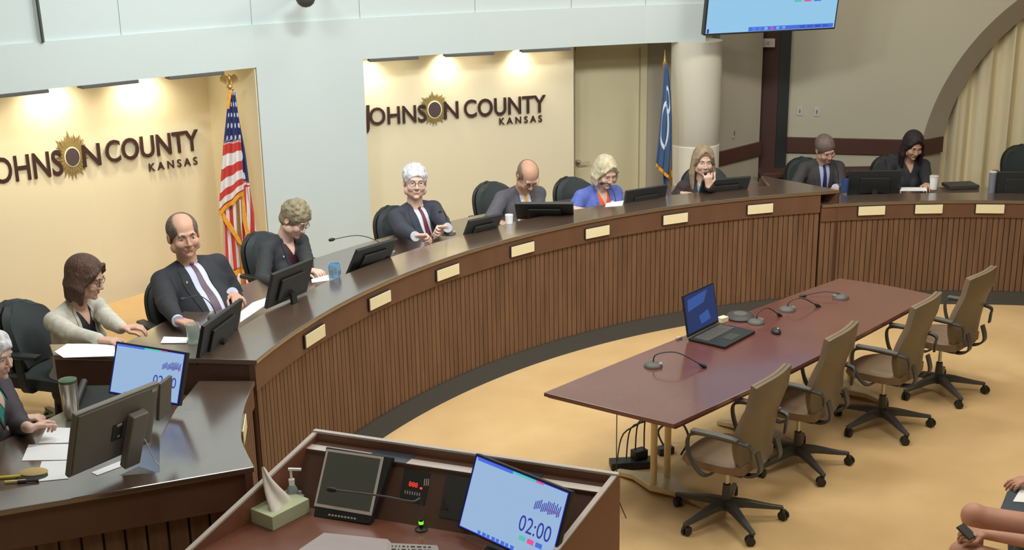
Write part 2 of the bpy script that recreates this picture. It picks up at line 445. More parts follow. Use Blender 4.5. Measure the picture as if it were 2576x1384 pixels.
for i in range(len(AP) - 1):
    (sa, za), (sb, zb) = AP[i], AP[i + 1]
    wa.add([W3(sl, za), W3(sa, za), W3(sb, zb), W3(sl, zb)], [(0, 1, 2, 3)])
zt_ = AP[-1][1]
wa.add([W3(sl, zt_), W3(AP[-1][0] + 6, zt_), W3(AP[-1][0] + 6, max(CEIL, zt_ + .1)), W3(sl, max(CEIL, zt_ + .1))], [(0, 1, 2, 3)])
struct(wa.build('wall_right', M_beige, recalc=False))
RV = .27; RIN = .235
def rin(sa, za):
    d = Vector((ac[0] - sa, ac[1] - za)); d.normalize()
    if za < AP[2][1]: d = Vector((1, 0))
    return W3(sa + d.x * RIN, za + d.y * RIN, RV)
wv = MB()
for i in range(len(AP) - 1):
    (sa, za), (sb, zb) = AP[i], AP[i + 1]
    wv.add([W3(sa, za), rin(sa, za), rin(sb, zb), W3(sb, zb)], [(0, 1, 2, 3)])
struct(wv.build('trim_3', M_taupe, recalc=False, smooth=True))
# chair rail of the right wall, returning into the arch
r2 = MB(); zr0, zr1 = .925, 1.1
f2 = lambda p: (p.x, p.y)
r2.prism([f2(W3(-.02, 0, -.03)), f2(W3(s0, 0, -.03)), f2(W3(s0, 0, 0)), f2(W3(-.02, 0, 0))], zr0, zr1)
r2.prism([f2(W3(s0, 0, -.03)), f2(W3(s0 + RIN + .015, 0, RV - .03)), f2(W3(s0 + RIN + .015, 0, RV)), f2(W3(s0, 0, 0))], zr0, zr1)
struct(r2.build('trim_4', M_trim, bevel=.004))
# curtain
def curt(u, v):
    s_ = s0 + .02 + u * 3.4; z = .05 + v * 4.5
    w = .055 * math.sin(s_ * 2 * math.pi / .24 + .6 * math.sin(s_ * 5)) + .02 * math.sin(s_ * 2 * math.pi / .11 + 1)
    p = W3(s_, z, RV + .14 + w * (.7 + .5 * (1 - v))); return p
cu = MB(); cu.grid(curt, 200, 12, .004)
tag(cu.build('curtain', M_curtain, smooth=True, recalc=False), 'pleated cream curtain hanging full height inside the big arch', 'curtain')
# remaining shell, behind and beside the camera
sh = MB(); sh.bx(-7, -6.9, -1.5, 17, 0, CEIL); struct(sh.build('wall_left', M_white))
sh = MB(); sh.bx(-7, 10, -1.6, -1.5, 0, CEIL); struct(sh.build('wall_rear', M_white))
sh = MB(); sh.bx(10, 10.1, -1.5, 17, 0, CEIL); struct(sh.build('wall_side', M_beige))
sh = MB(); sh.bx(-7, 10, 17, 17.1, 0, CEIL); struct(sh.build('wall_far', M_taupe))
# added lamps in the unseen ceiling
for i, (x, y, p, c) in enumerate(CLIGHTS):
    t = thing('added_ceiling_lamp', 'added square ceiling lamp, out of view above the %s' % ('chamber'), 'ceiling light', (x, y, CEIL - .03), 0, 'added ceiling lamps above the chamber')
    m_ = MB(); m_.box((x, y, CEIL - .02), (1.0, 1.0, .03)); m_.build('frame', M_white, t)
    m_ = MB(); m_.box((x, y, CEIL - .04), (.9, .9, .01)); m_.build('diffuser', E_lamp, t)

for (x, y), tg, p, c in WALL_FILL:  # invented housings for the added wall lamps, out of view
    t = thing('added_wall_lamp', 'added ceiling lamp brightening the front wall, out of view', 'track light', (x, y, CEIL), 0, 'added lamps aimed at the walls')
    dv = (Vector(tg) - Vector((x, y, CEIL - .25))).normalized(); cpos = Vector((x, y, CEIL - .25)) - dv * .14
    m_ = MB(); m_.tube([cpos, cpos + dv * .11], [.10, .16], 16); m_.build('lamp_head', M_white, t)
    m_ = MB(); m_.tube([cpos, Vector((cpos.x, cpos.y, CEIL))], .015, 8); m_.build('stem', M_white, t)
# wall washer fixtures on the soffit lip
def washer(pxa, pya, pxb, pyb, label, name='wall_washer'):
    a, b = atz(pxa, pya, ZT), atz(pxb, pyb, ZT)
    t = (b - a).normalized(); n = Vector((-t.y, t.x, 0)); L = (b - a).length
    o = thing(name, label, 'light fixture', (a + b) / 2, 0, 'wall washer bars')
    m_ = MB(); m_.add([a - n * .01 + Vector((0, 0, z)) for z in (-.03, 0)] + [b - n * .01 + Vector((0, 0, z)) for z in (-.03, 0)] +
                      [a + n * .10 + Vector((0, 0, z)) for z in (-.03, 0)] + [b + n * .10 + Vector((0, 0, z)) for z in (-.03, 0)],
                      [(0, 2, 3, 1), (4, 5, 7, 6), (0, 1, 5, 4), (2, 6, 7, 3), (1, 3, 7, 5), (0, 4, 6, 2)])
    m_.build('housing', M_grey, o, bevel=.004)
    return a, b, t, n
WARM = (1.0, .88, .66)
for (pa, pb_, d, lab) in (((-60, 243), (122, 224), DL, 'slim grey light bar on the lip of the left niche, farthest left'),
                          ((205, 215), (348, 200), DL, 'slim grey light bar in the middle of the left niche lip'),
                          ((425, 192), (563, 179), DL, 'slim grey light bar on the left niche lip, next to the flag eagle'),
                          ((930, 148), (1053, 141), DR, 'slim grey light bar over the word start in the right niche'),
                          ((1120, 136), (1243, 130), DR, 'slim grey light bar in the middle of the right niche lip'),
                          ((1313, 125), (1435, 119), DR, 'slim grey light bar beside the door recess')):
    a, b, t, n = washer(*pa, *pb_, lab)
    c = a + t * .06 + n * (d - (.24 if d > .5 else .13)); c.z = ZT - .015
    l = bpy.data.lights.new('washer_lamp', 'SPOT'); l.energy = 40 if d > .5 else 17; l.color = WARM; l.spot_size = R_(125); l.spot_blend = 1; l.shadow_soft_size = .05
    lo = bpy.data.objects.new('washer_lamp', l); COL.objects.link(lo); lo.location = c
    tg = c + n * (.5 if d > .5 else .22) + Vector((0, 0, -1)); lo.rotation_euler = (tg - c).to_track_quat('-Z', 'Y').to_euler()
    area('niche_fill', (a + b) / 2 + n * (d * .45) + Vector((0, 0, -.03)), (a + b) / 2 + n * (d * .9) + Vector((0, 0, -1.6)), .5, .1, 1.6 if d > .5 else 1.1, WARM)

#@@DESK
# ------------------------------------------------------------------ curved dais
HT, HS, HK, HTR, HSR, HPL, HPLR = 1.097, .904, .1, .975, .8153, .9806, .8962
PLATR = .12
A0, A1 = 100.2, 167.4
# raised floors behind the desks
pf = MB(); pts = [tuple(pol(a, RR + .06)[:2]) for a in np.linspace(A0, A1, 40)]
out = [tuple(pol(a, RR + 3.6)[:2]) for a in np.linspace(A1, A0, 40)]
pf.prism(pts + out, 0, PLAT); struct(pf.build('floor_dais', M_floor))
pf = MB(); pts = [tuple(pol(a, RR + .06)[:2]) for a in np.linspace(66, A0 - .05, 20)]; out = [tuple(pol(a, RR + 1.3)[:2]) for a in np.linspace(A0 - .05, 66, 20)]
pf.prism(pts + out, 0, PLATR); struct(pf.build('floor_dais_right', M_floor))
def sweep(prof, a0, a1, n=60, rf=lambda a: 0):
    mb = MB(); m = len(prof); vs = []
    for i in range(n + 1):
        a = lerp(a0, a1, i / n)
        for r, z in prof: vs.append(pol(a, RR + r + rf(a), z))
    fs = [(i * m + k, i * m + (k + 1) % m, (i + 1) * m + (k + 1) % m, (i + 1) * m + k) for i in range(n) for k in range(m)]
    fs += [tuple(range(m)), tuple(range(n * m, n * m + m))]
    return mb.add(vs, fs)
def slats(mb, path, z0, z1, pitch=.05, w=.043, d=.014):
    """vertical battens along a path of 2-D points (dense), standing proud of it on the inner side"""
    L = [0]
    for i in range(1, len(path)): L.append(L[-1] + (path[i] - path[i - 1]).length)
    n = int(L[-1] / pitch)
    j = 0
    for k in range(n):
        s_ = (k + .5) * L[-1] / n
        while L[j + 1] < s_: j += 1
        t = (s_ - L[j]) / (L[j + 1] - L[j]); p = path[j].lerp(path[j + 1], t); tg = (path[j + 1] - path[j]).normalized()
        mb.box((p.x, p.y, (z0 + z1) / 2), (w, d, z1 - z0), rz=math.atan2(tg.y, tg.x))
LEDW = .36
dk = thing('dais_desk', 'long curved dark wood council desk with vertical slats, upper central tier', 'desk', pol(134, RR, 0))
sweep([(.0, HS - .005), (.04, HS - .005), (.04, HT - .03), (0, HT - .03)], A0, A1).build('fascia', M_fascia, dk)
sweep([(-.012, HT - .03), (LEDW, HT - .03), (LEDW, HT), (-.012, HT)], A0, A1).build('ledge', M_ledge, dk, bevel=.005)
sweep([(.03, HK), (.05, HK), (.05, HS - .005), (.03, HS - .005)], A0, A1).build('backing_panel', M_groove, dk)
mb = MB(); slats(mb, [S2(pol(a, RR + .022)) for a in np.linspace(A0, A1, 300)], HK, HS - .006); mb.build('slat_panel', M_slat, dk)
sweep([(-.09, 0), (.06, 0), (.06, HK), (.0, HK)], A0 - .0, A1).build('plinth', M_kick, dk)
sweep([(LEDW - .02, 1.0), (LEDW + .0, 1.0), (LEDW + .0, HT - .03), (LEDW - .02, HT - .03)], A0 + 2, A1 - 3).build('riser', M_fascia, dk)
WS = HT - .1
sweep([(LEDW + .001, WS - .03), (LEDW + .72, WS - .03), (LEDW + .72, WS), (LEDW + .001, WS)], A0 + 2, A1 - 3).build('work_surface', M_ledge, dk)
sweep([(LEDW + .1, PLAT), (LEDW + .12, PLAT), (LEDW + .12, WS - .03), (LEDW + .1, WS - .03)], A0 + 2, A1 - 3).build('modesty_panel', M_fascia, dk)
# left end wrap of the upper tier
eA = atz(641, 905, HT); eB = atz(134, 893, HT); eC = atz(385, 863, HT); eD = atz(512, 862, HT); eE = atz(124, 866, HT)
wrapL = [S2(pol(A1, RR - .012)), S2(eB), S2(eE), S2(eC), S2(eD), S2(pol(A1 - 2.4, RR + LEDW)), S2(pol(A1 - 2.4, RR + .01))]
m_ = MB(); m_.prism([tuple(p) for p in wrapL], HT - .03, HT - .0005); m_.build('end_ledge', M_ledge, dk, bevel=.004)
a_, b_ = S2(pol(A1, RR + .005)), S2(eB); t_ = (b_ - a_).normalized(); n_ = Vector((-t_.y, t_.x)); n_ = n_ if n_.y > 0 else -n_
m_ = MB(); m_.prism([tuple(a_ + n_ * .01), tuple(b_ + n_ * .01), tuple(b_ + n_ * .04), tuple(a_ + n_ * .04)], 0, HT - .031); m_.build('end_panel', M_lectdk, dk)
# right end wrap
fA = atz(1915, 441, HT); fB = atz(2113, 478, HT)
g_ = [S2(pol(A0, RR - .012)), S2(pol(A0 + 3.5, RR + .01)), S2(pol(A0 + 3.5, RR + LEDW)), S2(atz(1925, 455, HT)), S2(fA), S2(fB)]
m_ = MB(); m_.prism([tuple(p) for p in g_], HT - .03, HT - .0005); m_.build('end_ledge', M_ledge, dk, bevel=.004)
a_, b_ = S2(fB), S2(fA); t_ = (b_ - a_).normalized(); n_ = Vector((-t_.y, t_.x)); n_ = -n_ if n_.x > 0 else n_
m_ = MB(); m_.prism([tuple(a_), tuple(b_), tuple(b_ + n_ * .03), tuple(a_ + n_ * .03)], 0, HT - .031); m_.build('end_panel', M_lectdk, dk)

# right tier
B0, B1 = 62, A0 - .15
dr_ = thing('dais_desk', 'lower curved desk tier at the right with three cream nameplates', 'desk', pol(88, RR, 0))
sweep([(.0, HSR - .005), (.04, HSR - .005), (.04, HTR - .03), (0, HTR - .03)], B0, B1).build('fascia', M_fascia, dr_)
sweep([(-.012, HTR - .03), (.3, HTR - .03), (.3, HTR), (-.012, HTR)], B0, B1).build('ledge', M_ledge, dr_, bevel=.005)
sweep([(.03, HK), (.05, HK), (.05, HSR - .005), (.03, HSR - .005)], B0, B1).build('backing_panel', M_groove, dr_)
mb = MB(); slats(mb, [S2(pol(a, RR + .022)) for a in np.linspace(B0, B1, 200)], HK, HSR - .006); mb.build('slat_panel', M_slat, dr_)
sweep([(-.09, 0), (.06, 0), (.06, HK), (.0, HK)], B0, B1).build('plinth', M_kick, dr_)
WSR = HTR - .09
sweep([(.301, WSR - .03), (.95, WSR - .03), (.95, WSR), (.301, WSR)], B0, B1).build('work_surface', M_ledge, dr_)
sweep([(.28, WSR), (.3, WSR), (.3, HTR - .03), (.28, HTR - .03)], B0, B1).build('riser', M_fascia, dr_)

# left tier: curls in towards the lectern
inn = [atz(px, py, HTR) for px, py in ((641, 958), (628, 988), (614, 1030), (607, 1085), (613, 1120), (640, 1175))]
inn = [S2(p) for p in cr(inn, 6)]
endv = S2(atz(0, 1285, HTR)) - inn[-1]; endt = endv.normalized(); endn = Vector((-endt.y, endt.x)); endn = endn if endn.y > 0 else -endn
lw = thing('dais_desk', 'near left desk tier curling round behind the lectern, grey monitor on it', 'desk', (inn[15].x, inn[15].y, 0))
E1 = inn[-1] + endt * 3.2
inner2 = [S2(atz(px, py, HTR)) for px, py in ((500, 958), (440, 1030), (402, 1100), (400, 1188), (170, 1206))]
inner2.append(inner2[-1] + endt * 1.6)
led = inn + [E1, E1 + endn * .35] + inner2[::-1]
m_ = MB(); m_.prism([tuple(p) for p in led], HTR - .03, HTR); m_.build('ledge', M_ledge, lw, bevel=.005)
def offp(path, d):
    out = []
    for i, p in enumerate(path):
        t = (path[min(i + 1, len(path) - 1)] - path[max(i - 1, 0)]).normalized(); n = Vector((-t.y, t.x)); out.append(p + n * d)
    return out
# inner face: fascia + slats; offset to the left of travel (towards -x) -> choose sign
sgn = -1 if offp(inn, 1)[10].x > inn[10].x else 1
pin = offp(inn, .012 * sgn); p2_ = offp(inn, .05 * sgn)
m_ = MB(); m_.prism([tuple(p) for p in pin] + [tuple(p) for p in p2_[::-1]], HSR - .005, HTR - .03); m_.build('fascia', M_fascia, lw)
p3_ = offp(inn, .05 * sgn); p4_ = offp(inn, .07 * sgn)
m_ = MB(); m_.prism([tuple(p) for p in p3_] + [tuple(p) for p in p4_[::-1]], HK, HSR - .005); m_.build('backing_panel', M_groove, lw)
m_ = MB(); slats(m_, offp(inn, .035 * sgn), HK, HSR - .006); m_.build('slat_panel', M_slat, lw)
p5_ = offp(inn, -.07 * sgn)
m_ = MB(); m_.prism([tuple(p) for p in p5_] + [tuple(p) for p in p4_[::-1]], 0, HK); m_.build('plinth', M_kick, lw)
# end face
e0 = inn[-1] + endn * .02 + endt * .03; e1 = E1 + endn * .02
m_ = MB(); m_.prism([tuple(e0), tuple(e1), tuple(e1 + endn * .04), tuple(e0 + endn * .04)], HSR - .06, HTR - .03); m_.build('end_fascia', M_fascia, lw)
m_ = MB(); m_.prism([tuple(e0 + endn * .05), tuple(e1 + endn * .05), tuple(e1 + endn * .07), tuple(e0 + endn * .07)], 0, HSR - .06); m_.build('end_backing', M_groove, lw)
m_ = MB(); slats(m_, [e0 + endn * .04, e1 + endn * .04], HK, HSR - .061, .1, .09); m_.build('end_slats', M_slat, lw)
wsurf = [inner2[0] + Vector((.02, .05)), inner2[0] + Vector((-1.1, .25))] + [inner2[-1] + Vector((-.3, .6)), inner2[-1], inner2[-2], inner2[-3], inner2[-4], inner2[-5]]
m_ = MB(); m_.prism([tuple(p) for p in inner2[:-1]] + [tuple(inner2[4] + endt * .9), tuple(inner2[4] + endt * .9 + endn * .3), tuple(inner2[0] + Vector((-.62, .02)))], WSR - .03, WSR); m_.build('work_surface', M_ledge, lw)

# nameplates
def nameplate(p, tang, label, grp='cream nameplates along the curved desk'):
    ang = math.atan2(tang[1], tang[0])
    o = thing('nameplate', label, 'nameplate', p, ang, grp)
    m_ = MB(); m_.box((0, -.008, 0), (.262, .012, .094)); m_.build('holder', M_black, o, world=False, bevel=.002)
    m_ = MB(); m_.box((.004, -.017, 0), (.25, .006, .082)); m_.build('insert', M_plate, o, world=False)
    return o
who = ['by the woman in the pale jacket', 'by the man in black suit with purple tie', 'by the woman with short curly hair', 'by the white-haired man in navy suit',
       'by the bald man looking down', 'by the woman in the blue cardigan', 'by the woman with long fair hair']
pxp = [(785, 845), (951, 755), (1124, 685), (1313, 627), (1500, 583), (1697, 550), (1908, 524)]
for (px, py), w in zip(pxp, who):
    p = atz(px, py, HPL); a = math.degrees(math.atan2(p.y - CY, p.x - CX)); q_ = pol(a, RR - .001, HPL); tg = pol(a - .5, RR) - pol(a + .5, RR)
    nameplate(q_, tg, 'cream nameplate on the upper desk front, ' + w)
for (px, py), w in zip([(2187, 527), (2334, 525), (2491, 527)], ['by the dark-suited man at right', 'by the woman with long black hair', 'by the empty chair at far right']):
    p = atz(px, py, HPLR); a = math.degrees(math.atan2(p.y - CY, p.x - CX)); q_ = pol(a, RR - .001, HPLR); tg = pol(a - .5, RR) - pol(a + .5, RR)
    nameplate(q_, tg, 'cream nameplate on the right desk tier, ' + w)
k_ = 13; tg = (pin[k_] - pin[k_ + 2]); nameplate((pin[k_ + 1].x, pin[k_ + 1].y, HPLR), (tg.x * -1, tg.y * -1) if sgn > 0 else (tg.x, tg.y), 'cream nameplate seen edge-on where the left desk curls')

#@@SIGN
# ------------------------------------------------------------------ wall signs
def sign(pln, n, words, kansas, emb, label):
    """words: (text, x0,y0,x1,y1,hpx) baseline pixel ends and cap height"""
    p0, nn = pln; tt = Vector((nn.y, -nn.x, 0))
    if tt.x < 0: tt = -tt
    nrm = Vector(nn)
    root = thing('wall_sign', label, 'sign', atpl(emb[0], emb[1], p0, nrm))
    def place(name, s, x0, y0, x1, y1, h, par, m, ext, lift, bold=.012):
        a = atpl(x0, y0, p0, nrm); b = atpl(x1, y1, p0, nrm); c = atpl((x0 + x1) / 2, (y0 + y1) / 2 - h, p0, nrm)
        W = (b - a).dot(tt); z0 = (a.z + b.z) / 2; H_ = c.z - z0
        me = text_mesh(s, 1, .02, bold); co_ = np.empty(len(me.vertices) * 3); me.vertices.foreach_get('co', co_); co_ = co_.reshape(-1, 3)
        lo, hi = co_.min(0), co_.max(0); hh = .72
        out = []
        for x, y, z in co_:
            q = a + tt * ((x - lo[0]) / (hi[0] - lo[0]) * W); q = Vector((q.x, q.y, z0 + y / hh * H_)) - nrm * (lift + (z - lo[2]) / (hi[2] - lo[2]) * ext)
            out.append(q)
        me.vertices.foreach_set('co', np.array([tuple(v) for v in out]).ravel()); me.update()
        bm = bmesh.new(); bm.from_mesh(me); bmesh.ops.recalc_face_normals(bm, faces=bm.faces); bm.to_mesh(me); bm.free()
        me.name = name; me.materials.clear(); link(name, me, m, par)
    for wd_ in words: place(wd_[0], *wd_[1:], root, M_letter, .02, .012)
    place('kansas_lettering', *kansas, root, M_letter, .012, .012, .015)
    # sunflower emblem
    ec = atpl(emb[0], emb[1], p0, nrm); k = (atpl(emb[0] + 50, emb[1], p0, nrm) - ec).length / 50
    up = Vector((0, 0, 1)); rnd = random.Random(3)
    def E3(x, y, l): return ec + tt * (x * k) + up * (y * k) - nrm * l
    mb = MB(); N = 26; rpx = emb[2]
    for ring, (ra_, rb__, l) in enumerate(((.46, 1.0, .006), (.42, .86, .012))):
        for i in range(N):
            th = 2 * math.pi * (i + ring * .5) / N
            rr = rpx * rb__ * (1 + rnd.uniform(-.12, .16)) * (1.0 if math.sin(th) > -.2 else .92); w = .16
            r0 = rpx * ra_
            pts = [(r0, -w), (rr * .75, -w * .62), (rr, 0), (rr * .75, w * .62), (r0, w)]
            vs = [E3(r * math.cos(th + d_), r * math.sin(th + d_) * emb[3], l) for r, d_ in pts] + [E3(r * math.cos(th + d_), r * math.sin(th + d_) * emb[3], l + .006) for r, d_ in pts]
            mb.add(vs, [(0, 1, 2, 3, 4), (9, 8, 7, 6, 5)] + [(j, (j + 1) % 5 + 0, (j + 1) % 5 + 5, j + 5) for j in range(5)])
    em = mb.build('sunflower_petals', M_petal, root)
    def disc(r, l0, l1, name, m, par):
        mb = MB(); n = 28; ps = [(r * math.cos(2 * math.pi * i / n), r * math.sin(2 * math.pi * i / n) * emb[4]) for i in range(n)]
        mb.add([E3(x, y, l0) for x, y in ps] + [E3(x, y, l1) for x, y in ps], [tuple(range(n)), tuple(range(n, 2 * n))[::-1]] + [(i, (i + 1) % n, (i + 1) % n + n, i + n) for i in range(n)])
        return mb.build(name, m, par)
    disc(emb[5] + 2.5, .018, .022, 'disc_ring', M_plate, em); disc(emb[5], .022, .030, 'seed_disc', M_disc, em)
    return root
plLs = (Vector((*Lb[2], 0)), Vector((-(Lb[3] - Lb[2]).y, (Lb[3] - Lb[2]).x, 0)).normalized())
sign(plLs, None, [('johns_lettering', 'OHNS', -18, 464, 158, 436, 66), ('n_lettering', 'N', 208, 419, 253, 413, 57), ('county_lettering', 'COUNTY', 266, 409, 499, 375, 55)],
     ('K A N S A S', 374, 431, 495, 412, 20), (180, 394, 42, 1.42, 1.3, 17), 'bronze county sign with sunflower on the left niche wall')
sign(plR, None, [('johns_lettering', 'OHNS', 929, 315, 1072, 303, 44), ('n_lettering', 'N', 1116, 298, 1152, 296, 44), ('county_lettering', 'COUNTY', 1166, 294, 1371, 280, 44)],
     ('K A N S A S', 1255, 313, 1362, 305, 17), (1092, 275, 36, 1.15, 1.2, 15.5), 'dark lettered county sign with sunflower in the right niche')
# the J, partly behind the pier
rs = [o for o in COL.objects if o.name.startswith('wall_sign') and o.parent is None][-1]
mj = MB(); J0 = atpl(924, 264, *plR); J1 = atpl(925, 322, *plR); J2 = atpl(917, 334, *plR)
mj.flat_tube([J0 - nD3 * .02, J1 - nD3 * .02, (J1 + J2) / 2 + Vector((.005, 0, -.012)) - nD3 * .02, J2 - nD3 * .02], .03, .02, tD3); mj.build('j_lettering', M_letter, rs)

#@@PROPS
# ------------------------------------------------------------------ conference table
T0, T1, T2, T3 = [atz(px, py, .74) for px, py in ((1368, 988), (1695, 1068), (2350, 742), (2112, 700))]
T2 = T2.lerp(T1, 0.0); 
tb = thing('conference_table', 'long mahogany conference table with cream metal post legs, in the floor well', 'table', (T0 + T1 + T2 + T3) / 4 * 1.0 - Vector((0, 0, .74)))
qq = [S2(p) for p in (T0, T1, T2, T3)]
def bowed(a, b, k, n=8):
    t = (b - a); nn = Vector((t.y, -t.x)).normalized()
    return [a + t * (i / n) + nn * k * math.sin(math.pi * i / n) for i in range(n)]
poly = bowed(qq[0], qq[1], .0, 2) + bowed(qq[1], qq[2], .035) + bowed(qq[2], qq[3], .03, 4) + bowed(qq[3], qq[0], .035)
m_ = MB(); m_.prism([tuple(p) for p in poly], .715, .74); m_.build('tabletop', M_tabletop, tb, bevel=.003)
cen = sum(poly, Vector((0, 0))) / len(poly)
m_ = MB(); m_.prism([tuple(cen + (p - cen) * .985) for p in poly], .70, .7148); m_.build('edge_band', M_tedge, tb)
ax = ((qq[3] + qq[2]) / 2 - (qq[0] + qq[1]) / 2); axn = ax.normalized(); sd = Vector((axn.y, -axn.x)); start = (qq[0] + qq[1]) / 2
for fr_ in (.16, .5, .84):
    c = start + ax * fr_
    m_ = MB()
    for k in (-.07, .07):
        m_.tube([(c.x + axn.x * k, c.y + axn.y * k, .05), (c.x + axn.x * k, c.y + axn.y * k, .70)], .022, 12)
    lg = m_.build('leg', M_cream2, tb, smooth=True)
    m_ = MB(); p = [c - sd * .36, c - sd * .2, c, c + sd * .2, c + sd * .36]; zs = [.02, .045, .06, .045, .02]
    m_.flat_tube([(q.x, q.y, z) for q, z in zip(p, zs)], [.05, .07, .22, .07, .05], [.03, .035, .04, .035, .03], (axn.x, axn.y, 0)); m_.build('foot', M_cream2, lg, bevel=.004)
    m_ = MB(); m_.box((c.x, c.y, .69), (.5, .08, .02), rz=math.atan2(sd.y, sd.x)); m_.build('top_bracket', M_black, lg)
# cable bundle and power box under the near end
pbx = atz(1590, 1175, .0)
o = thing('power_strip', 'black cable box and adapters on the floor under the near table end', 'power strip', pbx)
m_ = MB(); m_.box((pbx.x, pbx.y, .03), (.30, .10, .05), rz=.1); m_.box((pbx.x + .05, pbx.y + .03, .085), (.10, .07, .06), rz=.5); m_.build('box', M_black, o, bevel=.006)
m_ = MB()
for k in range(4): m_.tube(cr([(pbx.x - .1 + .06 * k, pbx.y, .06), (pbx.x - .05 + .05 * k, pbx.y + .1, .2 + .04 * k), (pbx.x + .1 + .03 * k, pbx.y + .05, .35), (pbx.x + .14, pbx.y + .04, .69)], 5), .005, 6)
m_.build('cables', M_black, o, smooth=True)
p_ = atz(1672, 1140, .0)
o = thing('adapter', 'dark power adapter with cable hanging behind the near table leg', 'adapter', (p_.x, p_.y, 0))
m_ = MB(); m_.box((p_.x, p_.y, .025), (.12, .07, .05), rz=.4); m_.build('body', M_dark, o, bevel=.008)
m_ = MB(); m_.tube(cr([(p_.x, p_.y, .04), (p_.x - .03, p_.y + .12, .12), (p_.x + .1, p_.y + .1, .2), (p_.x + .16, p_.y - .02, .12), (p_.x + .1, p_.y - .08, .02)], 6), .008, 6); m_.build('cable', M_black, o, smooth=True)
a_ = atz(1552, 1038, .70)
m_ = MB(); m_.tube(cr([a_, a_ + Vector((.0, .005, -.3)), a_ + Vector((.01, 0, -.55)), a_ + Vector((.06, -.02, -.695))], 6), .003, 6)
tag(m_.build('cord', M_black, smooth=True), 'thin dark cord dangling from the near left edge of the conference table', 'cord')

# ------------------------------------------------------------------ task chairs
def make_task_chair():
    t = thing('task_chair', 'x', 'chair')
    def back_prof(v):      # v 0 bottom .. 1 top : forward offset, height
        z = lerp(.44, 1.0, v); y = -.235 - .07 * v - .035 * math.sin(math.pi * min(1, v * 1.35)) * -1
        return y, z
    def halfw(v):
        if v < .45: return lerp(.17, .235, math.sin(v / .45 * math.pi / 2))
        return lerp(.235, .205, (v - .45) / .55)
    def back(u, v, off):
        y, z = back_prof(v); x = (u * 2 - 1) * halfw(v) * 1.2 * (1 if off == 0 else .97); bow = .05 * (abs(u * 2 - 1) ** 2) * (1 - .4 * v)
        zz = z + .012 * (1 - abs(u * 2 - 1) ** 4) * (1 if v > .98 else 0)
        return Vector((x, y + bow + off, zz))
    m_ = MB(); m_.grid(lambda u, v: back(u, v, -.004), 12, 18, .022); m_.build('backrest_shell', M_leather2, t, world=False, smooth=True, recalc=True)
    m_ = MB(); m_.grid(lambda u, v: back(lerp(.03, .97, u), lerp(.05, 1.0, v), .024), 12, 18, .02); m_.build('backrest_cushion', M_leather, t, world=False, smooth=True)
    # seat
    def seat(u, v):
        x = (u * 2 - 1); y = (v * 2 - 1); r = 1 - .12 * (x * x * y * y)
        return Vector((x * .24 * r, y * .225 * r + .0, .485 - .02 * (abs(x) ** 3) - .03 * max(0, y) ** 3 + .012 * max(0, -y) ** 2))
    m_ = MB(); m_.grid(seat, 12, 12, .055); m_.build('seat', M_leather, t, world=False, smooth=True)
    m_ = MB(); m_.box((0, -.01, .415), (.40, .36, .025)); m_.box((0, 0, .385), (.2, .24, .04)); m_.build('seat_pan', M_base, t, world=False, bevel=.008)
    # J shaped link from seat to back
    m_ = MB()
    for s_ in (-1, 1):
        m_.flat_tube(cr([(s_ * .1, -.05, .40), (s_ * .12, -.2, .395), (s_ * .13, -.275, .45), (s_ * .13, -.25, .56)], 5), .05, .014, (1, 0, 0))
    m_.build('back_bracket', M_base, t, world=False)
    for s_ in (-1, 1):
        m_ = MB()
        pts = cr([(s_ * .17, -.02, .405), (s_ * .27, .02, .40), (s_ * .295, .10, .50), (s_ * .29, .12, .62), (s_ * .285, .06, .665), (s_ * .285, -.10, .668), (s_ * .275, -.24, .66), (s_ * .235, -.262, .62), (s_ * .225, -.262, .56)], 6)
        m_.flat_tube(pts, .030, .016, (0.25 * s_, 1, 0) if False else (0, .15, .0) if False else (1, 0, .2))
        am = m_.build('arm', M_base, t, world=False, smooth=False, bevel=.003)
        m_ = MB(); m_.flat_tube([(s_ * .285, .10, .676), (s_ * .285, -.08, .682), (s_ * .283, -.20, .676)], [.045, .052, .045], .018, (1, 0, 0)); m_.build('arm_pad', M_grey, am, world=False, bevel=.006)
    m_ = MB(); m_.lathe([(.014, .20), (.014, .37)], n=12); m_.build('gas_lift', M_chrome, t, world=False, smooth=True)
    m_ = MB(); m_.lathe([(.05, .365), (.03, .345), (.026, .34)], n=14); m_.build('tilt_housing', M_base, t, world=False, smooth=True); m_ = MB(); m_.lathe([(.036, .075), (.036, .12), (.03, .15), (.024, .24), (.018, .245)], n=16); m_.build('column', M_base, t, world=False, smooth=True)
    for k in range(5):
        a = 2 * math.pi * k / 5 + math.pi / 2; d = Vector((math.cos(a), math.sin(a), 0)); sd_ = Vector((-d.y, d.x, 0))
        m_ = MB(); m_.flat_tube([d * .02 + Vector((0, 0, .115)), d * .12 + Vector((0, 0, .11)), d * .27 + Vector((0, 0, .085)), d * .35 + Vector((0, 0, .075))], [.055, .05, .036, .028], [.06, .045, .028, .022], sd_)
        lg = m_.build('base_leg', M_base, t, world=False, bevel=.006)
        m_ = MB(); e = d * .34; w = Matrix.Translation((e.x, e.y, 0)) @ Matrix.Rotation(a + .9 + k, 4, 'Z')
        m_.tube([(0, 0, .05), (0, 0, .075)], .009, 8, M=w)
        for q in (-.014, .014): m_.tube([(q - .008, .015, .029), (q + .008, .015, .029)], .029, 16, M=w)
        m_.tube([(-.02, .012, .047), (.02, .012, .047)], .016, 10, M=w)
        m_.build('caster', M_black, lg, world=False, smooth=True)
    return t
tc = make_task_chair()
perp = Vector((-axn.y, axn.x)); face = math.atan2(perp.y, perp.x) - math.pi / 2
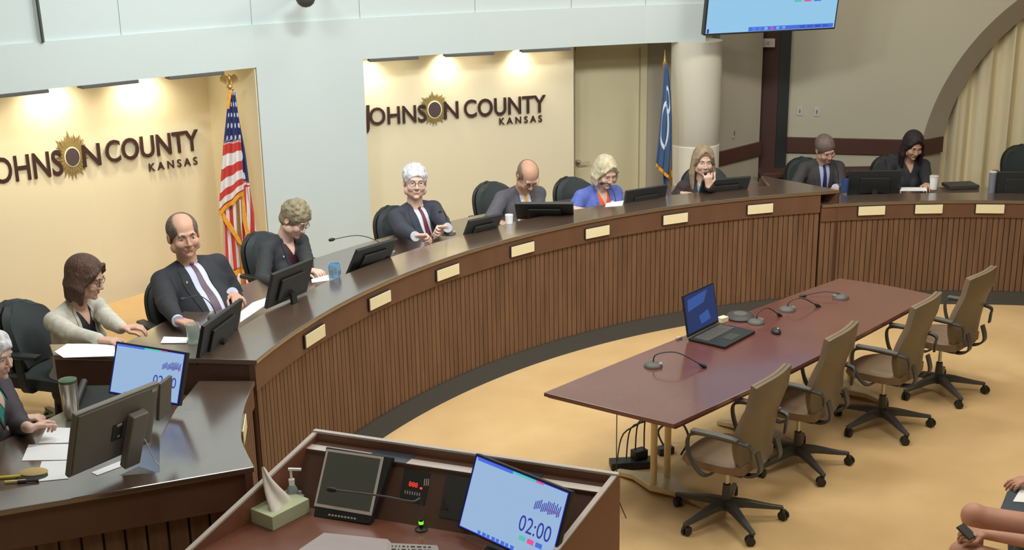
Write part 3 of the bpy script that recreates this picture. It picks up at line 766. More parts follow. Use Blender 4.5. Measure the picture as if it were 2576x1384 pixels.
for i, ((px, py), dz, lab) in enumerate((((1826, 1296), .15, 'brown task chair at the near end of the table, nearest the camera'), ((2004, 1158), .14, 'brown task chair second along the table from the near end'),
                           ((2216, 1062), .1, 'brown task chair third along the table from the near end'), ((2358, 976), .03, 'brown task chair at the far end of the table by the right desk tier'))):
    c = tc if i == 0 else copy_tree(tc)
    p = atz(px, py, .03); setroot(c, (p.x, p.y, 0), face + dz); c.location = (p.x, p.y, 0); c.rotation_euler = (0, 0, face + dz)
    c['label'] = lab; c['category'] = 'chair'; c['group'] = 'brown task chairs along the conference table'

# ------------------------------------------------------------------ things on the conference table
TZ = .74
l0, l1 = atz(1728, 857, TZ), atz(1806, 818, TZ)           # hinge line
hx = (l1 - l0).normalized(); hy = Vector((hx.y, -hx.x, 0))   # towards the chairs
if hy.y > 0: hy = -hy
L = (l1 - l0).length
lp = thing('laptop', 'open black laptop with a dark blue screen on the conference table', 'laptop', (l0 + l1) / 2)
def Lp(a, b, c): return l0 + hx * a + hy * b + Vector((0, 0, c))
m_ = MB(); m_.slab([Lp(0, .01, .02), Lp(0, .30, .02), Lp(L, .30, .02), Lp(L, .01, .02)], .018); m_.build('base', M_black, lp, bevel=.004)
m_ = MB()
for i in range(5):
    for j in range(13): a0_ = L * .07 + j * L * .066; b0_ = .04 + i * .023; m_.slab([Lp(a0_, b0_, .0225), Lp(a0_, b0_ + .019, .0225), Lp(a0_ + L * .055, b0_ + .019, .0225), Lp(a0_ + L * .055, b0_, .0225)], .002)
m_.build('keyboard', M_grey, lp)
m_ = MB(); m_.slab([Lp(L * .34, .19, .0215), Lp(L * .34, .27, .0215), Lp(L * .66, .27, .0215), Lp(L * .66, .19, .0215)], .001); m_.build('touchpad', M_dark, lp)
tl_ = .055
def Ls(a, h, o=0): return Lp(a, .008 - h * tl_ / .3 + o, .022 + h)
m_ = MB(); m_.slab([Ls(0, 0), Ls(L, 0), Ls(L, .29), Ls(0, .29)], .010); ld = m_.build('lid', M_black, lp, bevel=.003)
m_ = MB(); m_.slab([Ls(.012, .02, .002), Ls(L - .012, .02, .002), Ls(L - .012, .28, .002), Ls(.012, .28, .002)], .001); m_.build('screen', E_lap, ld)
m_ = MB(); m_.slab([Ls(.04, .17, .0035), Ls(L * .6, .19, .0035), Ls(L * .75, .265, .0035), Ls(.05, .25, .0035)], .0005); m_.slab([Ls(L * .45, .05, .0035), Ls(L * .75, .06, .0035), Ls(L * .7, .13, .0035), Ls(L * .4, .11, .0035)], .0005); m_.build('screen_reflection', E_lap2, ld)  # paler patches of the painted screen reflection

def desk_mic(px, py, z, ang, reach, rise, label, base=True, tip=None, name='gooseneck_microphone', grp='gooseneck microphones', r=.0045):
    p = atz(px, py, z); o = thing(name, label, 'microphone', p, 0, grp)
    d = Vector((math.cos(ang), math.sin(ang), 0)); sdv = Vector((-d.y, d.x, 0))
    if base:
        m_ = MB(); m_.lathe([(.062, 0), (.062, .008), (.05, .022), (.03, .03), (.012, .032)], tuple(p), 20, M=None)
        b = m_.build('base', M_grey, o, smooth=True)
        m_ = MB(); m_.box(tuple(p + d * .045 + Vector((0, 0, .022))), (.03, .045, .008), rz=ang); m_.build('talk_button', M_chrome, b, bevel=.002)
    e = tip if tip is not None else p + d * reach + Vector((0, 0, rise * .25))
    if tip is None: pts = cr([p + Vector((0, 0, .02)), p + Vector((0, 0, rise * .75)) + d * .02, (p + e) / 2 + Vector((0, 0, rise * .8)), e], 8)
    else: hv = Vector((e.x - p.x, e.y - p.y, 0)); r = .0032; pts = cr([p + Vector((0, 0, .02)), p + hv * .18 + Vector((0, 0, (e.z - p.z) * .5)), p + hv * .55 + Vector((0, 0, (e.z - p.z) * .88)), e], 8)
    m_ = MB(); m_.tube(pts, r, 8); m_.build('gooseneck', M_dark, o, smooth=True)
    t = (pts[-1] - pts[-3]).normalized(); m_ = MB(); m_.tube([e - t * .005, e + t * .012, e + t * .04, e + t * .05], [.008, .013, .013, .009], 12); m_.build('capsule', M_black, o, smooth=True)
    return o
desk_mic(1643, 922, TZ, R_(-8), .30, .11, 'silver based gooseneck microphone at the near end of the table')
desk_mic(1980, 781, TZ, R_(15), .23, .09, 'silver based gooseneck microphone on the table behind the laptop')
desk_mic(1902, 813, TZ, R_(35), .22, .10, 'grey based gooseneck microphone on the table just right of the laptop lid')
desk_mic(2115, 750, TZ, R_(170), .26, .05, 'low gooseneck microphone at the far end of the table')
p = atz(1862, 800, TZ); m_ = MB(); m_.lathe([(.10, 0), (.105, .01), (.09, .03), (.05, .036)], tuple(p), 24); o = thing('speakerphone', 'flat dark round speakerphone on the table behind the laptop', 'speakerphone', p); m_.build('body', M_dark, o, smooth=True)
m_ = MB(); m_.lathe([(.05, .0362), (.045, .038)], tuple(p), 20); m_.build('speaker_grille', M_grey, o)
p = atz(1952, 837, TZ); m_ = MB(); m_.ell(tuple(p + Vector((0, 0, .008))), (.035, .055, .026)); o = thing('computer_mouse', 'small black mouse lying beside the laptop keyboard', 'mouse', p); m_.build('shell', M_black, o, smooth=True)
m_ = MB(); m_.ell(tuple(p + Vector((0.012, 0, .028))), (.01, .012, .008)); m_.build('scroll_wheel', M_chrome, o, smooth=True)
p = atz(1708, 853, TZ); m_ = MB(); m_.box((p.x, p.y, p.z + .009), (.05, .02, .016), rz=.7); tag(m_.build('usb_stick', M_rim, bevel=.003), 'small white memory stick on the table left of the laptop lid', 'usb stick')
p = atz(1818, 810, TZ); m_ = MB(); m_.box((p.x, p.y, p.z + .02), (.07, .05, .038), rz=.7); tag(m_.build('card_box', M_plate, bevel=.003), 'little cream box on the table right of the laptop screen', 'box')

# ------------------------------------------------------------------ monitors
def frame4(TL, TR, BL):
    x = (TR - TL); W = x.length; x.normalize(); y = (TL - BL); y = (y - x * y.dot(x)); Hh = y.length; y.normalize(); n = x.cross(y)   # n: out of the face towards viewer
    return x, y, n, W, Hh
def timer_screen(root, TL, TR, BL, lay=.001, txt=True, bw=.014, screen=E_screen, m_b=M_black, toplight=True):
    x, y, n, W, H_ = frame4(TL, TR, BL)
    P = lambda a, b, o=0: BL + x * (a * W) + y * (b * H_) + n * o
    m_ = MB(); m_.slab([P(0, 0), P(1, 0), P(1, 1), P(0, 1)], .03); cs = m_.build('casing', m_b, root, bevel=.004)
    bx_, by_ = bw / W, bw / H_
    m_ = MB(); m_.slab([P(bx_ * .7, by_ * .7, .0008), P(1 - bx_ * .7, by_ * .7, .0008), P(1 - bx_ * .7, 1 - by_ * .7, .0008), P(bx_ * .7, 1 - by_ * .7, .0008)], .0005); m_.build('screen_glow_edge', E_blue, root)
    m_ = MB(); m_.slab([P(bx_, by_, .0014), P(1 - bx_, by_, .0014), P(1 - bx_, 1 - by_, .0014), P(bx_, 1 - by_, .0014)], .0005); sc = m_.build('screen', screen, root)
    def rect(nm, a0, b0, a1, b1, m, o=.002):
        q = MB(); q.slab([P(a0, b0, o), P(a1, b0, o), P(a1, b1, o), P(a0, b1, o)], .0003); return q.build(nm, m, sc)
    if txt:
        rect('header_bar', .04, .925, .42, .965, E_bluebar); rect('header_bar', .42, .935, .66, .965, E_green); rect('header_bar', .66, .94, .74, .965, E_pink)
        for k in range(8): rect('taskbar_icon', .22 + k * .05, .035, .25 + k * .05 + .008 * (k % 2), .085, E_bluebar)
        me = text_mesh('02:00', 1, 0, .0); cs_ = np.empty(len(me.vertices) * 3); me.vertices.foreach_get('co', cs_); cs_ = cs_.reshape(-1, 3); lo, hi = cs_.min(0), cs_.max(0)
        out = [P(.60 + (v[0] - lo[0]) / (hi[0] - lo[0]) * .32, .30 + (v[1] - lo[1]) / (hi[1] - lo[1]) * .2, .0024) for v in cs_]
        me.vertices.foreach_set('co', np.array([tuple(v) for v in out]).ravel()); me.materials.clear(); me.update(); link('timer_digits', me, E_navy, sc)
        for k, mm in enumerate((E_green, E_pink, E_bluebar)): rect('timer_button', .63 + k * .085, .19, .695 + k * .085, .25, mm)
        rnd = random.Random(5); q = MB()
        for k in range(15):
            a = .70 + k * .017; hh = .07 + .05 * rnd.random() + (.04 if k > 5 else 0); b = .62 + (.01 * k % .04)
            q.slab([P(a, b, .002), P(a + .009, b, .002), P(a + .013, b + hh, .002), P(a + .005, b + hh, .002)], .0003)
        q.build('logo_strokes', E_navy, sc)
        q = MB(); q.slab([P(.80, .66, .0022), P(.95, .67, .0022), P(.95, .70, .0022), P(.80, .69, .0022)], .0003); q.build('logo_band', E_purple, sc)
    return P, n, W, H_
def screen_from_px(root, tl, tr, bl, zt, **k):
    TL = atz(*tl, zt); TR = atz(*tr, zt); nn = (TR - TL)
    BL = atpl(*bl, TL, nn); return timer_screen(root, TL, TR, BL, **k)

# wall display, upper right
tv = thing('wall_television', 'large lit television hanging high in front of the brown pillar', 'television', (0, 0, 0))
zb = 2.42
bl_ = atz(1770, 90, zb); br_ = atz(2100, 73, zb); tl_p = atpl(1779, 0, bl_, (br_ - bl_))
up_ = (tl_p - bl_).normalized(); up_ = up_ * .68; TL_, TR_ = bl_ + up_, br_ + up_
x_, y_, n_, W_, H2 = frame4(TL_, TR_, bl_)
Pt = lambda a, b, o=0: bl_ + x_ * (a * W_) + y_ * (b * H2) + n_ * o
m_ = MB(); m_.slab([Pt(0, 0), Pt(1, 0), Pt(1, 1), Pt(0, 1)], .06); m_.build('casing', M_black, tv, bevel=.004)
m_ = MB(); m_.slab([Pt(.012, .025, .001), Pt(.99, .025, .001), Pt(.99, .98, .001), Pt(.012, .98, .001)], .0006); sc_ = m_.build('screen', E_tv, tv)
def tr_(nm, a0, b0, a1, b1, m): q = MB(); q.slab([Pt(a0, b0, .002), Pt(a1, b0, .002), Pt(a1, b1, .002), Pt(a0, b1, .002)], .0004); q.build(nm, m, sc_)
tr_('taskbar', .33, .03, .98, .09, E_bluebar)
for k in range(6): tr_('taskbar_icon', .36 + k * .045, .04, .385 + k * .045, .08, E_tv if k != 3 else E_pink)
for k in range(4): tr_('taskbar_icon', .72 + k * .06, .045, .76 + k * .06, .075, E_navy)
tr_('taskbar_icon', .02, .03, .035, .09, E_navy)
for k, mm in enumerate((E_green, E_pink, E_bluebar)): tr_('timer_button', .655 + k * .075, .42, .71 + k * .075, .5, mm)
c0_ = Pt(.5, .5, -.06); m_ = MB(); m_.tube([c0_, c0_ + Vector((0, .12, .05)), Vector((c0_.x, c0_.y + .12, CEIL))], .03, 10); m_.build('ceiling_mount', M_black, tv, smooth=True)
setm = [c for c in tv.children]

# lit monitor behind the left tier step
mon = thing('monitor', 'lit timer monitor facing the room behind the big grey monitor', 'monitor', atz(380, 990, WSR))
zt_m = HTR + .33
P, n_, W_, H2 = screen_from_px(mon, (292, 859), (470, 887), (272, 990), zt_m)
c_ = P(.5, .0, -.04); m_ = MB(); m_.flat_tube([P(.5, .45, -.035), P(.5, .1, -.06), Vector((c_.x, c_.y + .03, HTR - .0))], .06, .02, P(1, 0) - P(0, 0)); m_.build('stand', M_black, mon)
# big grey monitor seen from behind
mon = thing('monitor', 'large grey monitor seen from behind on the near left desk tier', 'monitor', atz(330, 1170, WSR))
TL = atz(190, 1046, HTR + .42); TR = atz(402, 963, HTR + .42); BL = atpl(172, 1204, TL, TR - TL)
x, y, n, W, H_ = frame4(TL, TR, BL)
Pm = lambda a, b, o=0: BL + x * (a * W) + y * (b * H_) + n * o
m_ = MB(); m_.slab([Pm(0, 0, .0), Pm(1, 0, .0), Pm(1, 1, .0), Pm(0, 1, .0)], .03); m_.build('casing', M_mon, mon, bevel=.006)
m_ = MB(); m_.slab([Pm(.03, .04, .006), Pm(.97, .04, .006), Pm(.97, .97, .006), Pm(.03, .97, .006)], .008); m_.build('rear_cover', M_mon, mon, bevel=.005)
m_ = MB(); m_.slab([Pm(.59, -.12, .06), Pm(.78, -.12, .06), Pm(.80, .72, .06), Pm(.61, .72, .06)], .045); st = m_.build('stand', M_mon2, mon, bevel=.006)
m_ = MB(); bb = Pm(.69, -.12, .03); m_.box((bb.x, bb.y, WSR + .008), (.26, .2, .014), rz=math.atan2(x.y, x.x)); m_.build('stand_foot', M_grey, st, bevel=.005)
m_ = MB(); m_.slab([Pm(.46, .34, .010), Pm(.58, .34, .010), Pm(.58, .60, .010), Pm(.46, .60, .010)], .002); m_.build('port_cover', M_black, mon)
m_ = MB(); m_.slab([Pm(.50, .56, .013), Pm(.56, .56, .013), Pm(.56, .60, .013), Pm(.50, .60, .013)], .002); m_.slab([Pm(.52, .38, .013), Pm(.55, .38, .013), Pm(.55, .41, .013), Pm(.52, .41, .013)], .002); m_.build('plug', M_rim, mon)
m_ = MB(); m_.slab([Pm(.90, .90, .0075), Pm(.96, .90, .0075), Pm(.96, .95, .0075), Pm(.90, .95, .0075)], .001); m_.build('sticker', M_rim, mon)
m_ = MB(); b0 = Pm(.82, .12, .02); m_.tube(cr([b0, b0 + Vector((.03, -.02, .03)), Vector((b0.x + .07, b0.y - .03, HTR + .03)), Vector((b0.x + .10, b0.y - .05, HTR + .006))], 6), .0028, 6); m_.build('cable', M_rim, mon, smooth=True)
# dark phone-like panel beside it
TL = atz(404, 967, HTR + .38); TR = atz(434, 945, HTR + .38); BL = atpl(400, 1060, TL, TR - TL)
m_ = MB(); m_.slab([BL, BL + (TR - TL), TR, TL], .02); tag(m_.build('tablet', M_grey, bevel=.004), 'narrow grey tablet standing upright between grey monitor and lit monitor', 'tablet')
p = atz(182, 1052, WSR); m_ = MB(); m_.lathe([(.03, 0), (.042, .02), (.05, .20), (.05, .22), (.046, .222)], tuple(p), 20)
tu = thing('tumbler', 'tall brushed steel tumbler beside the big grey monitor', 'tumbler', p); m_.build('cup', M_chrome, tu, smooth=True)
m_ = MB(); m_.lathe([(.051, .222), (.051, .235), (.03, .24)], tuple(p), 20); m_.build('lid', mat('tumbler_green', srgb(70, 100, 70), .4), tu, smooth=True)
p = atz(245, 1025, WSR); ph = thing('desk_phone', 'black desk phone behind the big grey monitor', 'telephone', p)
m_ = MB(); m_.add([p + Vector(v) for v in ((-.12, -.1, 0), (.12, -.1, 0), (.12, .1, 0), (-.12, .1, 0), (-.12, -.1, .03), (.12, -.1, .03), (.12, .1, .10), (-.12, .1, .10))], [(0, 3, 2, 1), (4, 5, 6, 7), (0, 1, 5, 4), (1, 2, 6, 5), (2, 3, 7, 6), (3, 0, 4, 7)]); m_.build('body', M_black, ph, bevel=.005)
m_ = MB(); m_.tube([p + Vector((-.09, -.09, .06)), p + Vector((-.09, .09, .13))], .02, 10); m_.build('handset', M_dark, ph, smooth=True)
# loose papers and small things on the left tier
def sheet(name, pxs, z, label, th=.003, m=M_paper, cat='paper', grp=None):
    q = [atz(px, py, z) for px, py in pxs]; mb = MB(); mb.prism([(v.x, v.y) for v in q], z + .0005, z + th); return tag(mb.build(name, m), label, cat, grp)
sheet('paper_sheet', [(118, 1076), (182, 1078), (176, 1115), (97, 1117)], WSR, 'white paper by the old person hands on the near left desk')
sheet('paper_sheet', [(72, 1120), (178, 1118), (172, 1158), (55, 1160)], WSR, 'white paper in the middle of three on the near left desk')
sheet('paper_sheet', [(105, 1162), (170, 1160), (172, 1205), (90, 1213)], WSR, 'white paper under the yellow pad on the near left desk')
p = atz(85, 1190, WSR + .006); m_ = MB(); m_.ell(tuple(p + Vector((0, 0, .004))), (.075, .05, .016)); tag(m_.build('mouse_pad', mat('pad_tan', srgb(190, 165, 110), .8), smooth=True), 'oval tan pad on the papers at lower left', 'pad')
p = atz(80, 1199, WSR + .001); m_ = MB(); m_.ell((p.x, p.y, WSR + .002), (.085, .055, .008)); tag(m_.build('tray', M_black, smooth=True), 'thin black oval tray under the tan pad', 'tray')
for k, ((px, py), c, lab) in enumerate((((25, 1205), srgb(220, 200, 70), 'yellow highlighter at the lower left desk corner'), ((38, 1217), srgb(232, 222, 150), 'pale yellow marker lying in front of the yellow highlighter'), ((70, 1216), srgb(70, 50, 60), 'dark pen lying right of the yellow markers'))):
    p = atz(px, py, WSR); m_ = MB(); m_.tube([p + Vector((-.05, .0, .009)), p + Vector((.05, .015, .009))], .008, 8); tag(m_.build('marker_pen', mat('marker_%d' % k, c, .4), smooth=True), lab, 'pen')
sheet('paper_sheet', [(230, 1190), (305, 1160), (312, 1172), (245, 1197)], WSR, 'white paper under the cables behind the grey monitor')

# dais monitors (backs towards us)
def back_monitor(tl, tr, bl, zt, label, foot_z, group='black monitors along the curved desk'):
    TL = atz(*tl, zt); TR = atz(*tr, zt); BL = atpl(*bl, TL, TR - TL)
    x, y, n, W, H_ = frame4(TL, TR, BL)
    if H_ < .26: BL = BL - y * (.26 - H_); H_ = .26
    o = thing('monitor', label, 'monitor', Vector((0, 0, 0)), 0, group)
    P = lambda a, b, o_=0: BL + x * (a * W) + y * (b * H_) + n * o_
    m_ = MB(); m_.slab([P(0, 0), P(1, 0), P(1, 1), P(0, 1)], .025); m_.build('casing', M_black, o, bevel=.004)
    m_ = MB(); m_.slab([P(.2, .15, .018), P(.8, .15, .018), P(.78, .75, .018), P(.22, .75, .018)], .018); m_.build('rear_cover', M_black, o, bevel=.006)
    c = P(.5, .3, .03); m_ = MB(); m_.flat_tube([c, Vector((c.x, c.y, c.z - .1)) + n * .01, Vector((c.x, c.y, foot_z + .01))], .05, .02, x); m_.box((c.x, c.y, foot_z + .006), (.18, .14, .01), rz=math.atan2(x.y, x.x)); m_.build('stand', M_black, o)
    ctr = P(.5, .5); o.location = (ctr.x, ctr.y, foot_z)
    for ch in o.children: ch.matrix_parent_inverse = Matrix.Translation(-o.location)
    return o
back_monitor((515, 822), (612, 752), (508, 864), HT + .20, 'black monitor in front of the man in black suit', WS)
back_monitor((688, 692), (790, 651), (672, 772), HT + .26, 'black monitor in front of the woman with short curly hair', WS)
back_monitor((900, 632), (1002, 602), (880, 680), HT + .15, 'low tilted black monitor left of the white-haired man', WS)
back_monitor((1182, 558), (1266, 540), (1170, 590), HT + .12, 'low tilted black monitor between white-haired man and bald man', WS)
back_monitor((1294, 514), (1442, 514), (1300, 552), HT + .13, 'black monitor in front of the bald man', WS)
back_monitor((1577, 482), (1680, 466), (1572, 512), HT + .11, 'black monitor in front of the woman in the blue cardigan', WS)
back_monitor((1768, 456), (1890, 446), (1760, 485), HT + .12, 'black monitor in front of the woman with long fair hair', WS)
back_monitor((2137, 431), (2270, 430), (2132, 480), HTR + .19, 'black monitor between dark-suited man and black-haired woman', WSR)
back_monitor((2500, 432), (2640, 434), (2496, 482), HTR + .19, 'black monitor cut by the right picture edge', WSR)

# papers, cups and mics on the dais
def lsheet(pxs, label, z=HT): return sheet('paper_sheet', pxs, z, label)
lsheet([(168, 866), (288, 866), (290, 897), (160, 901), (137, 886)], 'white papers in front of the woman in the pale jacket')
lsheet([(412, 848), (472, 850), (470, 864), (404, 864)], 'white paper beside the drinking glass', HT - .098 + .1)
lsheet([(636, 762), (670, 750), (672, 766), (604, 812), (606, 785)], 'white papers between the suited man and the curly-haired woman', HT)
lsheet([(783, 704), (826, 692), (828, 706), (785, 712)], 'white paper under the hand of the curly-haired woman')
lsheet([(1525, 512), (1570, 505), (1565, 518), (1522, 521)], 'white paper in front of the woman in the blue cardigan')
sheet('paper_sheet', [(2268, 472), (2330, 472), (2332, 481), (2264, 481)], HTR, 'white papers in front of the black-haired woman')
def cup(px, py, z, r0, r1, h, m, name, label, cat, lid=None):
    p = atz(px, py, z); o = thing(name, label, cat, p); m_ = MB(); m_.lathe([(r0, .001), (r1, h), (r1 - .003, h), (r0 - .003, .006)], tuple(p), 22); m_.build('body', m, o, smooth=True)
    if lid: m_ = MB(); m_.lathe([(r1 + .002, h), (r1 + .002, h + .008), (r1 - .006, h + .014)], tuple(p), 22); m_.build('lid', lid, o, smooth=True)
    return o, p
o_, p_ = cup(488, 863, HT, .034, .042, .125, M_glass, 'drinking_glass', 'clear drinking glass in front of the man in black suit', 'glass')
o_, p_ = cup(843, 697, HT, .038, .042, .10, mat('mug_blue', srgb(120, 170, 205), .4), 'mug', 'pale blue patterned mug on the desk right of the curly-haired woman', 'mug')
m_ = MB()
for k in range(10): a = k * .63; m_.box((p_.x + .0415 * math.cos(a), p_.y + .0415 * math.sin(a), p_.z + .05 + .012 * (k % 3 - 1)), (.004, .014, .035), rz=a)
m_.build('pattern', mat('mug_grey', srgb(130, 130, 140), .5), o_)
cup(1281, 562, HT, .03, .034, .075, M_paper, 'paper_cup', 'small white cup by the bald man', 'cup')
cup(2348, 476, HTR, .032, .042, .12, M_paper, 'paper_cup', 'white takeaway cup in front of the black-haired woman', 'cup', M_rim)
o_, p_ = cup(2124, 484, HTR, .034, .038, .13, mat('glass_blue', srgb(70, 96, 150), .15, trans=.3), 'drinking_glass', 'blue tinted glass left of the right tier monitor', 'glass')
o_, p_ = cup(2494, 484, HTR, .03, .034, .19, mat('bottle_pale', srgb(150, 160, 180), .1, trans=.4), 'water_bottle', 'pale blue water bottle left of the far right monitor', 'bottle', M_rim)
p = atz(2420, 474, HTR - .09); m_ = MB(); m_.box((p.x, p.y + .05, WSR + .02), (.3, .2, .035), rz=.1); tag(m_.build('folder', M_dark, bevel=.004), 'dark folder lying right of the takeaway cup', 'folder')
def mic2(basepx, tippx, zb, zt, label, midup=.06):
    a = atz(*basepx, zb); b = atz(*tippx, zt); desk_mic(basepx[0], basepx[1], zb, 0, 0, midup + max(0, zt - zb), label, base=True, tip=b)
mic2((975, 640), (840, 602), WS, HT + .16, 'long gooseneck microphone pointing left beside the white-haired man', .04)
mic2((1128, 590), (1108, 532), WS + .05, HT + .22, 'gooseneck microphone in front of the white-haired man', .02)
mic2((545, 800), (466, 752), WS, HT + .15, 'gooseneck microphone in front of the man in black suit', .04)
mic2((1550, 518), (1517, 462), WS + .05, HT + .2, 'gooseneck microphone at the chin of the woman in blue cardigan', .03)
mic2((1800, 490), (1776, 437), WS + .05, HT + .24, 'gooseneck microphone held by the woman with long fair hair', .02)
mic2((2110, 470), (2086, 412), WSR, HTR + .24, 'gooseneck microphone in front of the dark-suited man at right', .02)
mic2((2232, 468), (2216, 400), WSR, HTR + .28, 'gooseneck microphone left of the black-haired woman', .02)

# ------------------------------------------------------------------ lectern in the foreground
LA_ = Vector((-.988, 5.749)); xh = Vector((.9345, -.356)); ysk = (Vector((-.356, -.9345)) * .965 - xh * .25)
LWD = 1.566
def Lc(u, e, z): q = LA_ + xh * u + ysk * e; return Vector((q.x, q.y, z))
def ztop(e): return 1.15 - .31 * e
lc = thing('lectern', 'wide brown presenter desk with pale rim in the foreground', 'lectern', Lc(.78, .5, 0))
EZ = 1.25
def wallpoly(u0, u1):
    mb = MB(); vs = []
    for u in (u0, u1): vs += [Lc(u, 0, 0), Lc(u, EZ, 0), Lc(u, EZ, ztop(EZ)), Lc(u, 0, ztop(0))]
    mb.add(vs, [(0, 1, 2, 3), (7, 6, 5, 4), (0, 4, 5, 1), (1, 5, 6, 2), (2, 6, 7, 3), (3, 7, 4, 0)]); return mb
wallpoly(0, .03).build('side_panel', M_lect, lc); wallpoly(LWD - .03, LWD).build('side_panel', M_lect, lc)
m_ = MB(); m_.add([Lc(.03, 0, 0), Lc(LWD - .03, 0, 0), Lc(LWD - .03, .03, 0), Lc(.03, .03, 0), Lc(.03, 0, 1.15), Lc(LWD - .03, 0, 1.15), Lc(LWD - .03, .03, 1.15), Lc(.03, .03, 1.15)],
    [(0, 3, 2, 1), (4, 5, 6, 7), (0, 1, 5, 4), (1, 2, 6, 5), (2, 3, 7, 6), (3, 0, 4, 7)]); m_.build('front_panel', M_lect, lc)
def rim(nm, pts, w=.026): 
    m_ = MB(); m_.flat_tube(pts, w, .014, (pts[-1] - pts[0]).cross(Vector((0, 0, 1)))); return m_.build(nm, M_rim, lc, bevel=.003)
up1 = Vector((0, 0, .008))
rim('rim', [Lc(.0, .015, 1.15) + up1, Lc(LWD, .015, 1.15) + up1]); rim('rim', [Lc(.015, .0, 1.15) + up1, Lc(.015, EZ, ztop(EZ)) + up1]); rim('rim', [Lc(LWD - .015, .0, 1.15) + up1, Lc(LWD - .015, EZ, ztop(EZ)) + up1])
m_ = MB(); m_.add([Lc(.03, .03, 1.115), Lc(LWD - .03, .03, 1.115), Lc(LWD - .03, .115, 1.10), Lc(.03, .115, 1.10), Lc(.03, .03, 1.09), Lc(LWD - .03, .03, 1.09), Lc(LWD - .03, .115, 1.08), Lc(.03, .115, 1.08)],
    [(0, 1, 2, 3), (7, 6, 5, 4), (0, 4, 5, 1), (1, 5, 6, 2), (2, 6, 7, 3), (3, 7, 4, 0)]); m_.build('light_shelf', M_lectdk, lc)
for k, (u0, u1) in enumerate(((.03, .36), (.57, .93), (1.22, 1.535))):  # pale strips paint white reflections onto the glossy shelf
    m_ = MB(); m_.slab([Lc(u0, .112, 1.1035), Lc(u1, .112, 1.1035), Lc(u1, .07, 1.111), Lc(u0, .07, 1.111)], .002); m_.build('shelf_reflection', M_rim, lc)
_sl = mat('shelf_slate', srgb(60, 68, 80), .3)
m_ = MB(); m_.slab([Lc(.36, .112, 1.1035), Lc(.57, .112, 1.1035), Lc(.57, .035, 1.117), Lc(.36, .035, 1.117)], .002); m_.build('shelf_cutout', _sl, lc)
m_ = MB(); m_.slab([Lc(.93, .112, 1.1035), Lc(1.22, .112, 1.1035), Lc(1.22, .035, 1.117), Lc(.93, .035, 1.117)], .002); m_.build('shelf_cutout', _sl, lc)
WT = .87
m_ = MB(); m_.slab([Lc(.03, .27, WT), Lc(LWD - .03, .27, WT), Lc(LWD - .03, .115, 1.08), Lc(.03, .115, 1.08)], .015); m_.build('console_panel', M_lectdk, lc)
m_ = MB(); m_.slab([Lc(.03, EZ, WT), Lc(LWD - .03, EZ, WT), Lc(LWD - .03, .26, WT), Lc(.03, .26, WT)], .02); m_.build('worktop', mat('lectern_worktop', srgb(122, 78, 62), .22, noise=.06, nscale=3), lc)
def Cn(u, v, o=0):      # point on the console slope: v 0 bottom, 1 top
    a = Lc(u, .27, WT); b = Lc(u, .115, 1.08); n_ = (Lc(1, .27, WT) - Lc(0, .27, WT)).cross(b - a).normalized()
    return a.lerp(b, v) + n_ * o
# touch panel
tp = thing('touch_panel', 'grey upright touch screen in a black frame set into the lectern', 'touch panel', Lc(.3, .3, WT))
def Tq(px, py, o=0): 
    a = Lc(.3, .31, WT); n_ = (Lc(1, .27, WT) - Lc(0, .27, WT)).cross(Cn(0, 1) - Cn(0, 0)).normalized(); return atpl(px, py, a + n_ * .03, n_) + n_ * o
m_ = MB(); m_.slab([Tq(788, 1300), Tq(930, 1320), Tq(988, 1150), Tq(820, 1124)], .035); m_.build('frame', M_black, tp, bevel=.005)
m_ = MB(); m_.slab([Tq(790, 1273, .0015), Tq(935, 1298, .0015), Tq(966, 1150, .0015), Tq(822, 1129, .0015)], .002); m_.build('trim', M_rim, tp)
m_ = MB(); m_.slab([Tq(797, 1266, .0025), Tq(930, 1288, .0025), Tq(958, 1155, .0025), Tq(826, 1136, .0025)], .002); sc_ = m_.build('screen', mat('screen_off_grey', srgb(92, 94, 88), .12), tp)
m_ = MB()
for k in range(9): m_.slab([Tq(826 + k * 8, 1297 + k * 1.2, .002), Tq(831 + k * 8, 1298 + k * 1.2, .002), Tq(832 + k * 8, 1294 + k * 1.2, .002), Tq(827 + k * 8, 1293 + k * 1.2, .002)], .001)
m_.build('key_legends', M_rim, tp)
# digital clock / control unit
ck = thing('control_unit', 'black control plate with red digits set into the lectern slope', 'control unit', Cn(.62, .5))
def Ck(px, py, o=0): n_ = (Lc(1, .27, WT) - Lc(0, .27, WT)).cross(Cn(0, 1) - Cn(0, 0)).normalized(); return atpl(px, py, Cn(0, 0) + n_ * .004, n_) + n_ * o
m_ = MB(); m_.slab([Ck(1006, 1254), Ck(1068, 1270), Ck(1083, 1192), Ck(1018, 1176)], .004); m_.build('plate', M_black, ck)
me = text_mesh('888', 1, 0); cs_ = np.empty(len(me.vertices) * 3); me.vertices.foreach_get('co', cs_); cs_ = cs_.reshape(-1, 3); lo, hi = cs_.min(0), cs_.max(0)
q0, q1, q3 = Ck(1028, 1223, .0015), Ck(1050, 1228, .0015), Ck(1030, 1211, .0015)
me.vertices.foreach_set('co', np.array([tuple(q0 + (q1 - q0) * ((v[0] - lo[0]) / (hi[0] - lo[0])) + (q3 - q0) * ((v[1] - lo[1]) / (hi[1] - lo[1]))) for v in cs_]).ravel()); me.materials.clear(); me.update(); link('digits', me, E_red, ck)
m_ = MB(); m_.slab([Ck(1056, 1231, .0015), Ck(1062, 1232, .0015), Ck(1063, 1227, .0015), Ck(1057, 1226, .0015)], .0005); m_.build('indicator', E_red, ck)
m_ = MB()
for k in range(3):
    a = 1066 + k * 5; m_.slab([Ck(a, 1222, .0012), Ck(a + 2, 1222.5, .0012), Ck(a + 4, 1205, .0012), Ck(a + 2, 1204.5, .0012)], .0005)
